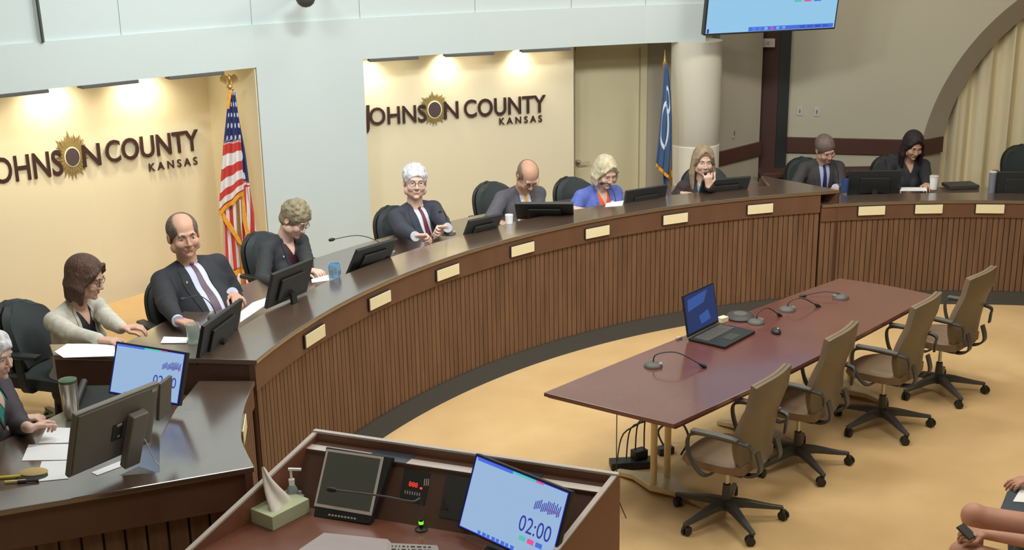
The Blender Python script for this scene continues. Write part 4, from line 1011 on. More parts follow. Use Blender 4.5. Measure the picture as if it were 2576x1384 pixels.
for k in range(7):
    a = 1018 + k * 6; m_.slab([Ck(a, 1242 + k, .0012), Ck(a + 2, 1242.5 + k, .0012), Ck(a + 3, 1234 + k * 1.1, .0012), Ck(a + 1, 1233.5 + k * 1.1, .0012)], .0005)
m_.build('legend_marks', M_rim, ck)
cp = thing('connection_plate', 'dark blank connection plate between the red clock and lit monitor', 'plate', Cn(.8, .5))
m_ = MB(); m_.slab([Ck(1104, 1300), Ck(1165, 1313), Ck(1190, 1205), Ck(1124, 1190)], .004); m_.build('plate', mat('plate_slate', srgb(54, 56, 56), .4), cp)
m_ = MB(); m_.add([Ck(1112, 1278, .003), Ck(1129, 1284, .003), Ck(1117, 1250, .003)], [(0, 1, 2)]); m_.add([Ck(1112, 1278, .001), Ck(1129, 1284, .001), Ck(1117, 1250, .001)], [(2, 1, 0)]); m_.build('latch', M_black, cp)
# foreground monitor
mon = thing('monitor', 'lit monitor showing 02:00 on the foreground lectern', 'monitor', Lc(1.1, .3, WT))
P, n_, W_, H2 = screen_from_px(mon, (1197, 1140), (1437, 1236), (1150, 1327), 1.24)
m_ = MB(); a = P(.5, .3, -.045); m_.flat_tube([a, P(.5, -.02, -.07), Vector((P(.5, -.1, -.07).x, P(.5, -.1, -.07).y, WT + .012))], .07, .02, P(1, 0) - P(0, 0)); m_.build('stand', M_black, mon)
fo = P(.5, -.1, -.05); m_ = MB(); m_.lathe([(.11, .002), (.11, .012), (.03, .018)], (fo.x, fo.y, WT), 24); m_.build('foot', M_black, mon)
# tissue box
tz = [atz(622, 1310, WT), atz(687, 1337, WT)]
tx = (tz[1] - tz[0]).normalized(); ty = Vector((-tx.y, tx.x, 0)); BW = (tz[1] - tz[0]).length
tyv = atz(768, 1272, WT + .0) - tz[1]; BD = .235; ty = (tyv - tx * tyv.dot(tx)).normalized() if True else ty
bh = .072
bo = thing('tissue_box', 'pale green tissue box with a white tissue on the lectern', 'tissue box', tz[0])
sh_ = tx * .0
def Bq(a, b, z): return tz[0] + tx * (a * BW) + ty * (b * BD) + Vector((0, 0, z))
m_ = MB(); m_.add([Bq(0, 0, 0), Bq(1, 0, 0), Bq(1, 1, 0), Bq(0, 1, 0), Bq(0, 0, bh), Bq(1, 0, bh), Bq(1, 1, bh), Bq(0, 1, bh)], [(0, 3, 2, 1), (4, 5, 6, 7), (0, 1, 5, 4), (1, 2, 6, 5), (2, 3, 7, 6), (3, 0, 4, 7)])
m_.build('carton', mat('carton_green', srgb(196, 206, 170), .6), bo, bevel=.003)
def tis(u, v):
    an = u * 2 * math.pi; r = lerp(.062, .006, v ** .9) * (1 + .35 * math.sin(3 * an + 4 * v)) ; c_ = Bq(.5 - .1 * v, .5, bh - .005) + Vector((-.045 * v, 0, 0))
    return c_ + Vector((math.cos(an) * r * .8, math.sin(an) * r * 1.25, .185 * v + .015 * math.sin(2 * an) * v * (1 - v)))
m_ = MB(); m_.grid(tis, 36, 14); m_.build('tissue', mat('tissue_white', srgb(236, 228, 220), .9), bo, smooth=True, recalc=True)
# sanitiser bottles
p = atz(738, 1272, WT)
o = thing('sanitizer_bottle', 'clear pump bottle of hand sanitizer behind the tissue box', 'bottle', p)
m_ = MB(); m_.lathe([(.026, 0), (.028, .01), (.028, .085), (.018, .105), (.012, .11)], tuple(p), 18); m_.build('body', mat('gel_clear', srgb(170, 190, 196), .1, trans=.4), o, smooth=True)
m_ = MB(); m_.lathe([(.014, .11), (.015, .14), (.007, .145), (.006, .19)], tuple(p), 14); m_.flat_tube([p + Vector((-.012, .0, .193)), p + Vector((.05, -.0, .190))], .014, .010, (0, 1, 0)); m_.build('pump', M_paper, o, smooth=True)
p2 = atz(757, 1276, WT); o = thing('small_bottle', 'small bottle with patterned label next to the pump sanitizer', 'bottle', p2)
m_ = MB(); m_.lathe([(.018, 0), (.02, .006), (.02, .06), (.008, .07), (.008, .085)], tuple(p2), 16); m_.build('body', mat('small_bottle_mat', srgb(170, 160, 168), .3, noise=.6, nscale=90), o, smooth=True)
# lectern microphone
p = atz(1060, 1333, WT); tip = atz(842, 1233, WT + .17)
o = thing('lectern_microphone', 'long gooseneck microphone curving left over the lectern touch screen', 'microphone', p)
m_ = MB(); m_.lathe([(.03, 0), (.03, .006), (.014, .012)], tuple(p), 18); m_.tube([p, p + Vector((0, 0, .055))], .010, 12); b_ = m_.build('base', M_black, o, smooth=True)
m_ = MB(); m_.lathe([(.0115, .03), (.0115, .045)], tuple(p), 12); m_.build('status_light', E_lime, b_)
pts = cr([p + Vector((0, 0, .05)), p + Vector((.0, .01, .15)), atz(1035, 1262, WT + .20), atz(960, 1248, WT + .185), tip], 8)
m_ = MB(); m_.tube(pts, .0045, 8); m_.build('gooseneck', M_grey, o, smooth=True)
t = (pts[-1] - pts[-3]).normalized(); m_ = MB(); m_.tube([tip - t * .01, tip, tip + t * .03, tip + t * .04], [.006, .012, .012, .008], 12); m_.build('capsule', M_black, o, smooth=True)
# papers on the worktop (bottom of the picture)
sheet('paper_sheet', [(770, 1372), (815, 1342), (975, 1358), (1000, 1384), (1010, 1420), (700, 1420)], WT, 'greyish paper sheet lying on the lectern worktop left of centre', m=mat('paper_grey', srgb(186, 176, 178), .5))
q_ = [atz(px, py, WT + .004) for px, py in ((975, 1366), (1100, 1372), (1120, 1430), (960, 1430))]
nt_ = thing('instruction_card', 'printed instruction card at the bottom centre of the lectern worktop', 'card', (q_[0] + q_[2]) / 2)
m_ = MB(); m_.slab(q_[::-1] if (q_[1] - q_[0]).cross(q_[3] - q_[0]).z < 0 else q_, .002); m_.build('card', mat('card_grey', srgb(176, 168, 164), .5), nt_)
m_ = MB(); rnd = random.Random(2)
for r in range(2):
    x = 985
    while x < 1085:
        w = rnd.choice((4, 7, 11)); a = [atz(x + dx, 1372 + r * 8 + dy + (x - 985) * .03, WT + .0047) for dx, dy in ((0, 4), (w, 4.2), (w, 0.2), (0, 0))]
        m_.slab(a, .0004); x += w + 5
m_.build('print_marks', M_black, nt_)

# ------------------------------------------------------------------ flags
def flagmat(name, kind):
    m = bpy.data.materials.new(name); m.use_nodes = True; nt = m.node_tree; b = nt.nodes['Principled BSDF']; b.inputs['Roughness'].default_value = .7
    N = nt.nodes.new; Lk = nt.links.new
    uv = N('ShaderNodeUVMap'); sp = N('ShaderNodeSeparateXYZ'); Lk(uv.outputs[0], sp.inputs[0])
    def M2(op, a, b_=None, c=None):
        n = N('ShaderNodeMath'); n.operation = op
        for i, v in enumerate((a, b_, c)):
            if v is None: continue
            if isinstance(v, (int, float)): n.inputs[i].default_value = v
            else: Lk(v, n.inputs[i])
        return n.outputs[0]
    def mix(f, a, b_):
        n = N('ShaderNodeMix'); n.data_type = 'RGBA'; Lk(f, n.inputs[0])
        for s_, v in ((6, a), (7, b_)):
            if isinstance(v, tuple): n.inputs[s_].default_value = (*v, 1)
            else: Lk(v, n.inputs[s_])
        return n.outputs[2]
    u, v = sp.outputs[0], sp.outputs[1]      # u along the fly, v down the hoist
    if kind == 'us':
        st = M2('LESS_THAN', M2('MODULO', M2('ADD', M2('MULTIPLY', v, 13), 0.0), 2), 1)
        base = mix(st, srgb(232, 226, 226), srgb(204, 66, 58))
        cu_ = M2('MULTIPLY', M2('LESS_THAN', u, .4), M2('LESS_THAN', v, 7 / 13))
        fu = M2('FRACT', M2('MULTIPLY', u, 14)); fv = M2('FRACT', M2('MULTIPLY', v, 11))
        d = M2('ADD', M2('POWER', M2('SUBTRACT', fu, .5), 2), M2('POWER', M2('SUBTRACT', fv, .5), 2))
        star = M2('LESS_THAN', d, .05)
        can = mix(star, srgb(44, 52, 104), srgb(226, 230, 240))
        c = mix(cu_, base, can)
    else:
        d = M2('SQRT', M2('ADD', M2('POWER', M2('MULTIPLY', M2('SUBTRACT', u, .3), 1.0), 2), M2('POWER', M2('SUBTRACT', v, .50), 2)))
        ringm = M2('LESS_THAN', M2('ABSOLUTE', M2('SUBTRACT', d, .17)), .022)
        d2 = M2('SQRT', M2('ADD', M2('POWER', M2('SUBTRACT', u, .45), 2), M2('POWER', M2('SUBTRACT', v, .30), 2)))
        ring2 = M2('LESS_THAN', M2('ABSOLUTE', M2('SUBTRACT', d2, .10)), .018)
        c = mix(M2('MAXIMUM', ringm, ring2), srgb(66, 92, 132), srgb(220, 230, 240))
        pat = M2('MULTIPLY', M2('GREATER_THAN', u, .62), M2('GREATER_THAN', v, .68)); c = mix(pat, c, srgb(196, 162, 70))
        pat2 = M2('MULTIPLY', M2('GREATER_THAN', u, .78), M2('LESS_THAN', M2('ABSOLUTE', M2('SUBTRACT', v, .8)), .07)); c = mix(pat2, c, srgb(96, 84, 140))
    Lk(c, b.inputs['Base Color']); return m
M_us = flagmat('flag_stars_stripes', 'us'); M_ks = flagmat('flag_blue', 'ks')
def flag_layer(name, par, pl, outline, uvf, m, nu=14, nv=28, wave=.02, folds=2.5, ph=0, push=0, fr_bottom=None, fringe_side=None, th=.004):
    """outline: rows (y_px, xl_px, xr_px, yslope): left/right edge of the hanging cloth, sampled down its length"""
    p0, nn = pl
    def row(v):
        t = v * (len(outline) - 1); i = min(int(t), len(outline) - 2); f = t - i; a, b = outline[i], outline[i + 1]
        return [lerp(a[k], b[k], f) for k in range(4)]
    def fn(u, v):
        y, xl, xr, sl = row(v); q = atpl(lerp(xl, xr, u), y + sl * (u - .5), p0, nn)
        w = wave * math.sin(2 * math.pi * folds * u + ph + v * 1.2) * min(1, .25 + v * 1.3)
        return q + nn * -(w + push)
    mb = MB(); mb.grid(fn, nu, nv)
    me = mb.mesh(name, recalc=False); uvl = me.uv_layers.new(name='UVMap')
    for poly in me.polygons:
        for li, vi in zip(poly.loop_indices, poly.vertices):
            i, j = divmod(vi, nv + 1); uvl.data[li].uv = uvf(i / nu, j / nv)
    me.materials.append(m); o = link(name, me, None, par, smooth=True)
    so = o.modifiers.new('thick', 'SOLIDIFY'); so.thickness = th; so.offset = 1
    if fr_bottom:
        mb = MB(); mb.grid(lambda u, v: fn(u, 1.0) + (Vector((0, 0, -1)) * fr_bottom * v) + nn * -(.004 + .002 * math.sin(90 * u)), 60, 2, .008); mb.build('fringe', M_gold, o, smooth=True)
    if fringe_side is not None:
        mb = MB(); s_ = fringe_side; mb.grid(lambda u, v: fn(s_, lerp(.02, 1, u)) + (fn(1, .5) - fn(0, .5)).normalized() * (.05 * v * (1 if s_ > .5 else -1)) - nn * .006, 50, 2, .008); mb.build('fringe', M_gold, o, smooth=True)
    return o
def flagpole(top, basez, root, eagle=True):
    m_ = MB(); m_.tube([Vector((top.x, top.y, basez)), top], .0145, 12); m_.build('pole', M_brass, root, smooth=True)
    m_ = MB(); m_.lathe([(.16, 0), (.16, .02), (.12, .05), (.03, .08), (.025, .14)], (top.x, top.y, basez), 24); m_.build('stand', M_brass, root, smooth=True)
    if eagle:
        m_ = MB(); t = top
        m_.lathe([(.016, 0), (.028, .012), (.02, .03), (.010, .04)], tuple(t), 14)
        m_.ell(tuple(t + Vector((0, 0, .075))), (.018, .016, .035)); m_.ell(tuple(t + Vector((.006, 0, .115))), (.011, .011, .012)); m_.tube([t + Vector((.012, 0, .115)), t + Vector((.026, 0, .108))], [.005, .001], 6)
        for s_ in (-1, 1):
            for k in range(5):
                a = t + Vector((s_ * (.014 + .009 * k), 0, .098 + .004 * k)); b = a + Vector((s_ * (.022 + .004 * k), .004, -.055 - .004 * k + (.012 * (4 - k) * .4)))
                m_.flat_tube([a, (a + b) / 2 + Vector((s_ * .008, 0, .004)), b], [.014, .014, .004], .006, (1, 0, .2))
        m_.build('eagle_finial', M_brass, root, smooth=False)
    return
f0 = atz(578, 228, 2.30); _ = None
fp = Vector((*(Wp[3] - nl * .12), 0))
plF = (fp, Vector((-.32, .947, 0)).normalized())
topx = atpl(578, 222, *plF); botx = atpl(612, 735, *plF)
usf = thing('american_flag', 'stars and stripes flag on a brass pole with eagle, in the left niche', 'flag', (botx.x, botx.y, PLAT))
ax_ = (topx - botx)
m_ = MB(); gb = botx + ax_ * ((PLAT - botx.z) / ax_.z); m_.tube([gb, topx], .0145, 12); m_.build('pole', M_brass, usf, smooth=True)
m_ = MB(); m_.lathe([(.16, 0), (.16, .02), (.12, .05), (.03, .08), (.025, .14)], (gb.x, gb.y, PLAT), 24); m_.build('stand', M_brass, usf, smooth=True)
m_ = MB(); t = topx
m_.lathe([(.016, 0), (.028, .012), (.02, .03), (.010, .04)], tuple(t), 14); m_.ell(tuple(t + Vector((0, 0, .075))), (.018, .016, .035)); m_.ell(tuple(t + Vector((.006, 0, .118))), (.012, .011, .013)); m_.tube([t + Vector((.012, 0, .118)), t + Vector((.028, 0, .110))], [.005, .001], 6)
for s_ in (-1, 1):
    for k in range(5):
        a = t + Vector((s_ * (.012 + .009 * k), 0, .105 + .004 * k)); b = a + Vector((s_ * (.018 + .003 * k), .0, -.075 + .012 * k * .3))
        m_.flat_tube([a, (a + b) / 2 + Vector((s_ * .006, 0, .008)), b], [.014, .014, .004], .008, (1, 0, .3))
m_.build('eagle_finial', M_brass, usf)
mpu = -.03
# back sheet hanging at the right, with star-flecked canton then steep stripes
flag_layer('flag_cloth', usf, plF, [(232, 582, 592, 0), (300, 586, 602, 0), (380, 590, 618, 4), (470, 598, 630, 12), (560, 605, 646, 30), (650, 608, 656, 50), (715, 620, 662, 50)],
           lambda u, v: ((.25 + .12 * u, v * .9) if v < .47 else (.6, (u * .30 + .23 + v * .52) % 1)), M_us, wave=.018, push=-.02, fringe_side=None)
flag_layer('flag_cloth', usf, plF, [(475, 606, 612, 0), (560, 610, 622, 10), (620, 622, 640, 15), (690, 636, 656, 15)], lambda u, v: (.6, .02), M_gold, wave=.004, push=.012, nu=6)
flag_layer('flag_fold', usf, plF, [(600, 617, 627, 6), (650, 630, 642, 8), (700, 644, 656, 8), (738, 653, 664, 6)], lambda u, v: (.6, .02), M_gold, wave=.003, push=.03, nu=5)
# lower left sheet with near-vertical stripes
flag_layer('flag_cloth', usf, plF, [(500, 560, 606, 4), (560, 561, 607, 0), (620, 563, 610, -4), (680, 564, 613, -8)],
           lambda u, v: (.6, (.02 + u * .40 - v * .06) % 1), M_us, wave=.02, folds=2, push=.0, fr_bottom=.045)
flag_layer('flag_cloth', usf, plF, [(690, 592, 655, 4), (715, 594, 658, 0), (735, 596, 660, -4)],
           lambda u, v: (.6, (.05 + u * .45) % 1), M_us, wave=.012, push=.0, nv=6, fr_bottom=.05)
# top front sheet
flag_layer('flag_cloth', usf, plF, [(224, 573, 586, 0), (270, 570, 594, 0), (310, 566, 600, 0), (360, 560, 604, -6), (420, 555, 607, -24), (470, 551, 609, -40), (502, 549, 611, -52)],
           lambda u, v: ((.05 + .28 * u, .02 + v * .86) if v < .48 else (.6, .0 + (v - .48) * .92)), M_us, nu=24, wave=.022, folds=2, push=.035, fr_bottom=.04)
flag_layer('flag_fold', usf, plF, [(530, 551, 560, 0), (560, 562, 582, 8), (600, 590, 606, 8), (615, 600, 610, 8)], lambda u, v: (.6, .02), M_gold, wave=.003, push=.03, nu=6)
flag_layer('flag_fold', usf, plF, [(224, 572, 582, 0), (250, 570, 578, 0), (272, 569, 575, 0)], lambda u, v: (.6, .02), M_gold, wave=.002, push=.06, nu=4)
# blue county flag
plK = (Vector((*(Wp[6] - nr * .32), 0)) + Vector((.0, 0, 0)), Vector((*nr, 0)))
kt, kb = atpl(1672, 165, *plK), atpl(1690, 520, *plK)
ksf = thing('county_flag', 'blue flag with white lettering and gold fringe beside the column', 'flag', (kb.x, kb.y, PLAT))
ax_ = kt - kb; gb = kb + ax_ * ((PLAT - kb.z) / ax_.z)
m_ = MB(); m_.tube([gb, kt], .0145, 12); m_.lathe([(.014, 0), (.022, .02), (.012, .05), (.006, .11), (.001, .16)], tuple(kt), 10); m_.build('pole', M_brass, ksf, smooth=True)
m_ = MB(); m_.lathe([(.16, 0), (.16, .02), (.12, .05), (.03, .08), (.025, .14)], (gb.x, gb.y, PLAT), 24); m_.build('stand', M_brass, ksf, smooth=True)
flag_layer('flag_cloth', ksf, plK, [(165, 1673, 1680, 0), (230, 1672, 1688, 0), (300, 1668, 1691, 0), (400, 1664, 1692, 0), (470, 1668, 1693, 0), (500, 1672, 1694, 0)], lambda u, v: (.3 + .7 * u, v), M_ks, wave=.015, push=0, fr_bottom=.03)
flag_layer('flag_cloth', ksf, plK, [(162, 1668, 1674, 0), (220, 1664, 1680, 0), (280, 1658, 1685, 0), (350, 1652, 1685, 4), (405, 1647, 1682, 24), (425, 1646, 1680, 34)], lambda u, v: (u * .62, v), M_ks, wave=.015, push=.03, fr_bottom=.035)

# ------------------------------------------------------------------ bits on the walls, furniture behind
def plate_on(px, py, w, h, pln, label, m=M_rim, name='switch_plate', th=.01, cat='switch'):
    c = atpl(px, py, *pln); n = pln[1]; t = Vector((n.y, -n.x, 0)); u = Vector((0, 0, 1)); o = thing(name, label, cat, c)
    q = [c + t * (a * w / 2) + u * (b * h / 2) - n * th for a, b in ((-1, -1), (1, -1), (1, 1), (-1, 1))]; m_ = MB(); m_.slab(q, -th if (q[1] - q[0]).cross(q[3] - q[0]).dot(n) > 0 else th); m_.build('plate', m, o, bevel=.001)
    q = [c + t * (a * w * .14) + u * (b * h * .2) - n * (th + .004) for a, b in ((-1, -1), (1, -1), (1, 1), (-1, 1))]; m_ = MB(); m_.slab(q, -.004 if (q[1] - q[0]).cross(q[3] - q[0]).dot(n) > 0 else .004); m_.build('toggle', M_grey if m is not M_rim else M_chrome, o)
    return o
plB = (Vector((*ra2, 0)), Vector((*nd, 0)))
plate_on(2012, 279, .06, .10, plW, 'cream switch plate right of the brown pillar', name='switch_plate')
plate_on(2055, 281, .06, .10, plW, 'cream socket plate right of the switch plate on the right wall', name='socket_plate', cat='socket')
plate_on(1845, 335, .05, .11, plB, 'dark wall plate above the rail left of the brown pillar', m=M_taupe, name='wall_plate', cat='plate')
c = W3(s0 + .10, 1.24, .12 - .012); ppl = (c, (nw * 1 - tw * .8).normalized()); plate_on(2342, 318, .06, .10, ppl, 'pale plate on the splayed arch jamb', name='thermostat', cat='thermostat')
plate_on(1932, 107, .15, .09, (pc0 - nw * .001, nw), 'pale box at the top of the brown pillar under the television', name='door_closer', cat='box', th=.05)
# dome camera high on the white wall
dc = atz(770, 8, 2.88); o = thing('dome_camera', 'dark dome camera on the white wall at the top edge', 'camera', dc)
m_ = MB(); m_.ell(tuple(dc + Vector((0, -.02, .05))), (.085, .085, .085)); m_.build('dome', M_dark, o, smooth=True)
m_ = MB(); m_.lathe([(.09, .05), (.09, .12), (.05, .14)], tuple(dc + Vector((0, -.02, 0))), 24); m_.tube([dc + Vector((0, -.02, .12)), dc + Vector((.0, .7, .14))], .03, 10); m_.build('bracket', M_grey, o, smooth=True)
# dark vertical blade at the top left
a_ = atz(112, 105, 2.67); b_ = atpl(97, 0, a_, (-.6, .8, 0)); m_ = MB(); m_.flat_tube([a_ - Vector((0, .03, 0)), b_ - Vector((0, .03, 0)), b_ + (b_ - a_) * 1.5 - Vector((0, .03, 0))], .012, .04, (1, 0, 0)); tag(m_.build('reveal_strip', M_dark), 'dark upright strip on the white panelled wall at the top left', 'trim strip')
# credenza behind the right tier
q_ = [atz(px, py, .98) for px, py in ((1845, 432), (2195, 432), (2195, 412), (1850, 412))]
cz = thing('credenza', 'long dark wood cabinet against the wall behind the right desk tier', 'cabinet', (q_[0] + q_[2]) / 2 * 1 - Vector((0, 0, .98)))
y_c = 13.0
x0_, x1_ = 2.70, 4.0
m_ = MB(); m_.bx(x0_, x1_, 13.06, 13.36, .80, .85); m_.build('top', M_trim, cz, bevel=.004)
m_ = MB(); m_.bx(x0_ + .02, x1_ - .02, 13.08, 13.34, .0, .799); m_.build('carcass', M_pillar, cz)
for k in range(3): m_ = MB(); m_.bx(x0_ + .04 + k * .43, x0_ + .45 + k * .43, 13.062, 13.079, .04, .78); m_.build('door', M_trim, cz)

#@@PEOPLE
# ------------------------------------------------------------------ bodies: smooth union fields turned into one surface
class Field:
    def __init__(s, lo, hi, h):
        s.h = h; s.lo = np.array(lo, np.float32); n = np.ceil((np.array(hi) - np.array(lo)) / h).astype(int) + 1; s.n = n
        s.a = np.full(tuple(n), .2, np.float32)
    def region(s, blo, bhi):
        i0 = np.clip(np.floor((blo - s.lo) / s.h).astype(int), 0, s.n - 1); i1 = np.clip(np.ceil((bhi - s.lo) / s.h).astype(int) + 1, 1, s.n)
        sl = tuple(slice(i0[k], i1[k]) for k in range(3))
        g = [s.lo[k] + s.h * np.arange(i0[k], i1[k], dtype=np.float32) for k in range(3)]
        return sl, g
    def put(s, sl, d, k, sub):
        A = s.a[sl]
        if sub:
            d = -d
            if k > 0: hh = np.clip(.5 + .5 * (d - A) / k, 0, 1); s.a[sl] = A + (d - A) * hh + k * hh * (1 - hh)
            else: s.a[sl] = np.maximum(A, d)
        else:
            if k > 0: hh = np.clip(.5 + .5 * (A - d) / k, 0, 1); s.a[sl] = A + (d - A) * hh - k * hh * (1 - hh)
            else: s.a[sl] = np.minimum(A, d)
    def cap(s, p, q, r0, r1=None, k=.01, sub=False, flat=None):
        r1 = r0 if r1 is None else r1; p = np.array(p, np.float32); q = np.array(q, np.float32); m = max(r0, r1) + k + .03
        sl, g = s.region(np.minimum(p, q) - m, np.maximum(p, q) + m)
        X, Y, Z = np.meshgrid(*g, indexing='ij', copy=False)
        v = q - p; L2 = float(v @ v) + 1e-9
        dx, dy, dz = X - p[0], Y - p[1], Z - p[2]; t = np.clip((dx * v[0] + dy * v[1] + dz * v[2]) / L2, 0, 1)
        d = np.sqrt((dx - t * v[0]) ** 2 + (dy - t * v[1]) ** 2 + (dz - t * v[2]) ** 2) - (r0 + (r1 - r0) * t)
        s.put(sl, d, k, sub)
    def ell(s, c, r, M=None, k=.01, sub=False):
        c = np.array(c, np.float32); r = np.array(r, np.float32); m = r.max() + k + .03; sl, g = s.region(c - m, c + m)
        X, Y, Z = np.meshgrid(*g, indexing='ij', copy=False); dx, dy, dz = X - c[0], Y - c[1], Z - c[2]
        if M is not None:
            M = np.array(M, np.float32); dx, dy, dz = (dx * M[0, i] + dy * M[1, i] + dz * M[2, i] for i in range(3))
        k0 = np.sqrt((dx / r[0]) ** 2 + (dy / r[1]) ** 2 + (dz / r[2]) ** 2); k1 = np.sqrt((dx / r[0] ** 2) ** 2 + (dy / r[1] ** 2) ** 2 + (dz / r[2] ** 2) ** 2) + 1e-6
        s.put(sl, k0 * (k0 - 1) / k1, k, sub)
    def mesh(s, name):
        a = s.a; ins = a < 0; n = a.shape
        c = ins[:-1, :-1, :-1].astype(np.int8)
        for dx in (0, 1):
            for dy in (0, 1):
                for dz in (0, 1):
                    if dx + dy + dz: c = c + ins[dx:n[0] - 1 + dx, dy:n[1] - 1 + dy, dz:n[2] - 1 + dz]
        act = (c > 0) & (c < 8); idx = np.full(act.shape, -1, np.int64); I = np.argwhere(act); idx[act] = np.arange(len(I))
        P = np.zeros((len(I), 3)); W = np.zeros(len(I))
        corners = [(dx, dy, dz) for dx in (0, 1) for dy in (0, 1) for dz in (0, 1)]
        for A in corners:
            for ax_i in range(3):
                if A[ax_i]: continue
                B = list(A); B[ax_i] = 1
                va = a[I[:, 0] + A[0], I[:, 1] + A[1], I[:, 2] + A[2]]; vb = a[I[:, 0] + B[0], I[:, 1] + B[1], I[:, 2] + B[2]]
                m = (va < 0) != (vb < 0); t = np.where(m, va / np.where(m, va - vb, 1), 0)
                q = np.tile(np.array(A, float), (len(I), 1)); q[:, ax_i] = t; P[m] += q[m]; W[m] += 1
        P = (P / W[:, None] + I) * s.h + s.lo
        faces = []
        for ax_i in range(3):
            u, v = [(1, 2), (2, 0), (0, 1)][ax_i]
            sa = [slice(None)] * 3; sb = [slice(None)] * 3; sa[ax_i] = slice(0, -1); sb[ax_i] = slice(1, None)
            ch = ins[tuple(sa)] != ins[tuple(sb)]; E_ = np.argwhere(ch)
            E_ = E_[(E_[:, u] > 0) & (E_[:, v] > 0) & (E_[:, u] < n[u] - 1) & (E_[:, v] < n[v] - 1)]
            def cell(du, dv):
                q = E_.copy(); q[:, u] -= du; q[:, v] -= dv; return idx[q[:, 0], q[:, 1], q[:, 2]]
            f = np.stack([cell(0, 0), cell(1, 0), cell(1, 1), cell(0, 1)], 1); fl_ = ~ins[E_[:, 0], E_[:, 1], E_[:, 2]]
            f[fl_] = f[fl_][:, ::-1]; faces.append(f)
        Fc = np.concatenate(faces); Fc = Fc[(Fc >= 0).all(1)][:, ::-1]
        me = bpy.data.meshes.new(name); me.vertices.add(len(P)); me.vertices.foreach_set('co', P.ravel()); me.loops.add(len(Fc) * 4); me.loops.foreach_set('vertex_index', Fc.ravel())
        me.polygons.add(len(Fc)); me.polygons.foreach_set('loop_start', np.arange(0, len(Fc) * 4, 4)); me.polygons.foreach_set('loop_total', np.full(len(Fc), 4)); me.update(calc_edges=True); me.validate()
        return me
V3 = lambda *a: np.array(a, float)
def rotm(yaw=0, pitch=0, roll=0):
    """person frame: x right, y forward, z up. yaw left(+), pitch down(+) , roll to the right shoulder(+)"""
    return np.array((Matrix.Rotation(yaw, 3, 'Z') @ Matrix.Rotation(-pitch, 3, 'X') @ Matrix.Rotation(roll, 3, 'Y')))
SKINS = {}
def skin(name, c): return mat('skin_' + name, c, .5, noise=.06, nscale=14, spec=.35)

def head_prims(f, C, M, s, jaw=1.0, nose=1.0, wide=1.0):
    H = lambda x, y, z: C + M @ (V3(x * wide, y, z) * s)
    e = lambda c, r, **k: f.ell(H(*c), V3(r[0] * wide, r[1], r[2]) * s, M=M, **k)
    e((0, -.012, .036), (.077, .097, .087), k=0)
    e((0, .032, -.022), (.060, .060, .082), k=.02 * s)
    e((0, .036, -.078), (.047 * jaw, .047, .034), k=.02 * s)
    for q in (-1, 1):
        e((q * .036, .066, -.03), (.028, .026, .028), k=.012 * s)
        e((q * .054 * jaw, .012, -.062), (.022, .04, .03), k=.018 * s)
    f.cap(H(-.034, .083, .026), H(.034, .083, .026), .011 * s, k=.012 * s)
    for q in (-1, 1): e((q * .031, .101, .006), (.019, .016, .013), k=.010 * s, sub=True)
    f.cap(H(0, .090, .012), H(0, .108 * nose, -.028), .0065 * s, .0115 * s, k=.006 * s)
    for q in (-1, 1): f.ell(H(q * .011, .098, -.034), V3(.008, .010, .007) * s, M=M, k=.004 * s)
    f.cap(H(-.019, .087, -.058), H(.019, .087, -.058), .0062 * s, k=.004 * s)
    f.cap(H(-.016, .086, -.069), H(.016, .086, -.069), .0068 * s, k=.004 * s)
    e((0, .078, -.097), (.020, .017, .016), k=.012 * s)
    for q in (-1, 1):
        e((q * .079, -.006, -.006), (.009, .019, .031), k=.004 * s); e((q * .086, -.002, -.004), (.005, .010, .016), k=.003 * s, sub=True)

def hand_prims(f, w, d, n, s, side, curl=.5, spread=.12, thumb=.6):
    """w wrist, d towards the fingertips, n palm normal (out of the palm), side +1: thumb towards cross"""
    d = d / np.linalg.norm(d); n = n - d * (n @ d); n = n / np.linalg.norm(n); x = np.cross(d, n) * side
    for o in (-.024, -.008, .008, .024): f.cap(w + x * o * .7 * s + d * .012 * s, w + (x * o + d * .085) * s, .0125 * s, .0115 * s, k=.008 * s)
    L = (.072, .080, .074, .058)
    for i, o in enumerate((.030, .010, -.010, -.030)):
        b = w + (x * o + d * .088) * s; a = spread * (1.5 - i); dd = d * math.cos(a) + x * math.sin(a); p = b; tot = 0
        for j, (fr, rr) in enumerate(((.45, .0092), (.31, .0084), (.24, .0076))):
            tot += curl * (.55, .9, .7)[j] * (1 + .08 * i); v = dd * math.cos(tot) + n * math.sin(tot); q = p + v * L[i] * fr * s; f.cap(p, q, rr * s, rr * .93 * s, k=.0035 * s if j else .006 * s); p = q
    b = w + (x * .022 + d * .025) * s; v = d * .62 + x * .72 + n * .25; v /= np.linalg.norm(v); p = b + v * .045 * s; f.cap(b, p, .0135 * s, .011 * s, k=.008 * s)
    v = d * .95 + x * (.45 - .6 * thumb) + n * .45 * thumb; v /= np.linalg.norm(v); f.cap(p, p + v * .034 * s, .0105 * s, .0088 * s, k=.004 * s); f.cap(p + v * .034 * s, p + (v * .055 + n * .008) * s, .009 * s, .008 * s, k=.003)

def ik(S, T, a, b, pole):
    v = T - S; L = np.linalg.norm(v); L = min(L, (a + b) * .995); u = v / np.linalg.norm(v); T = S + u * L
    ca = (a * a + L * L - b * b) / (2 * a * L); pr = pole - u * (pole @ u); pr /= np.linalg.norm(pr)
    return S + u * a * ca + pr * a * math.sqrt(max(0, 1 - ca * ca)), T

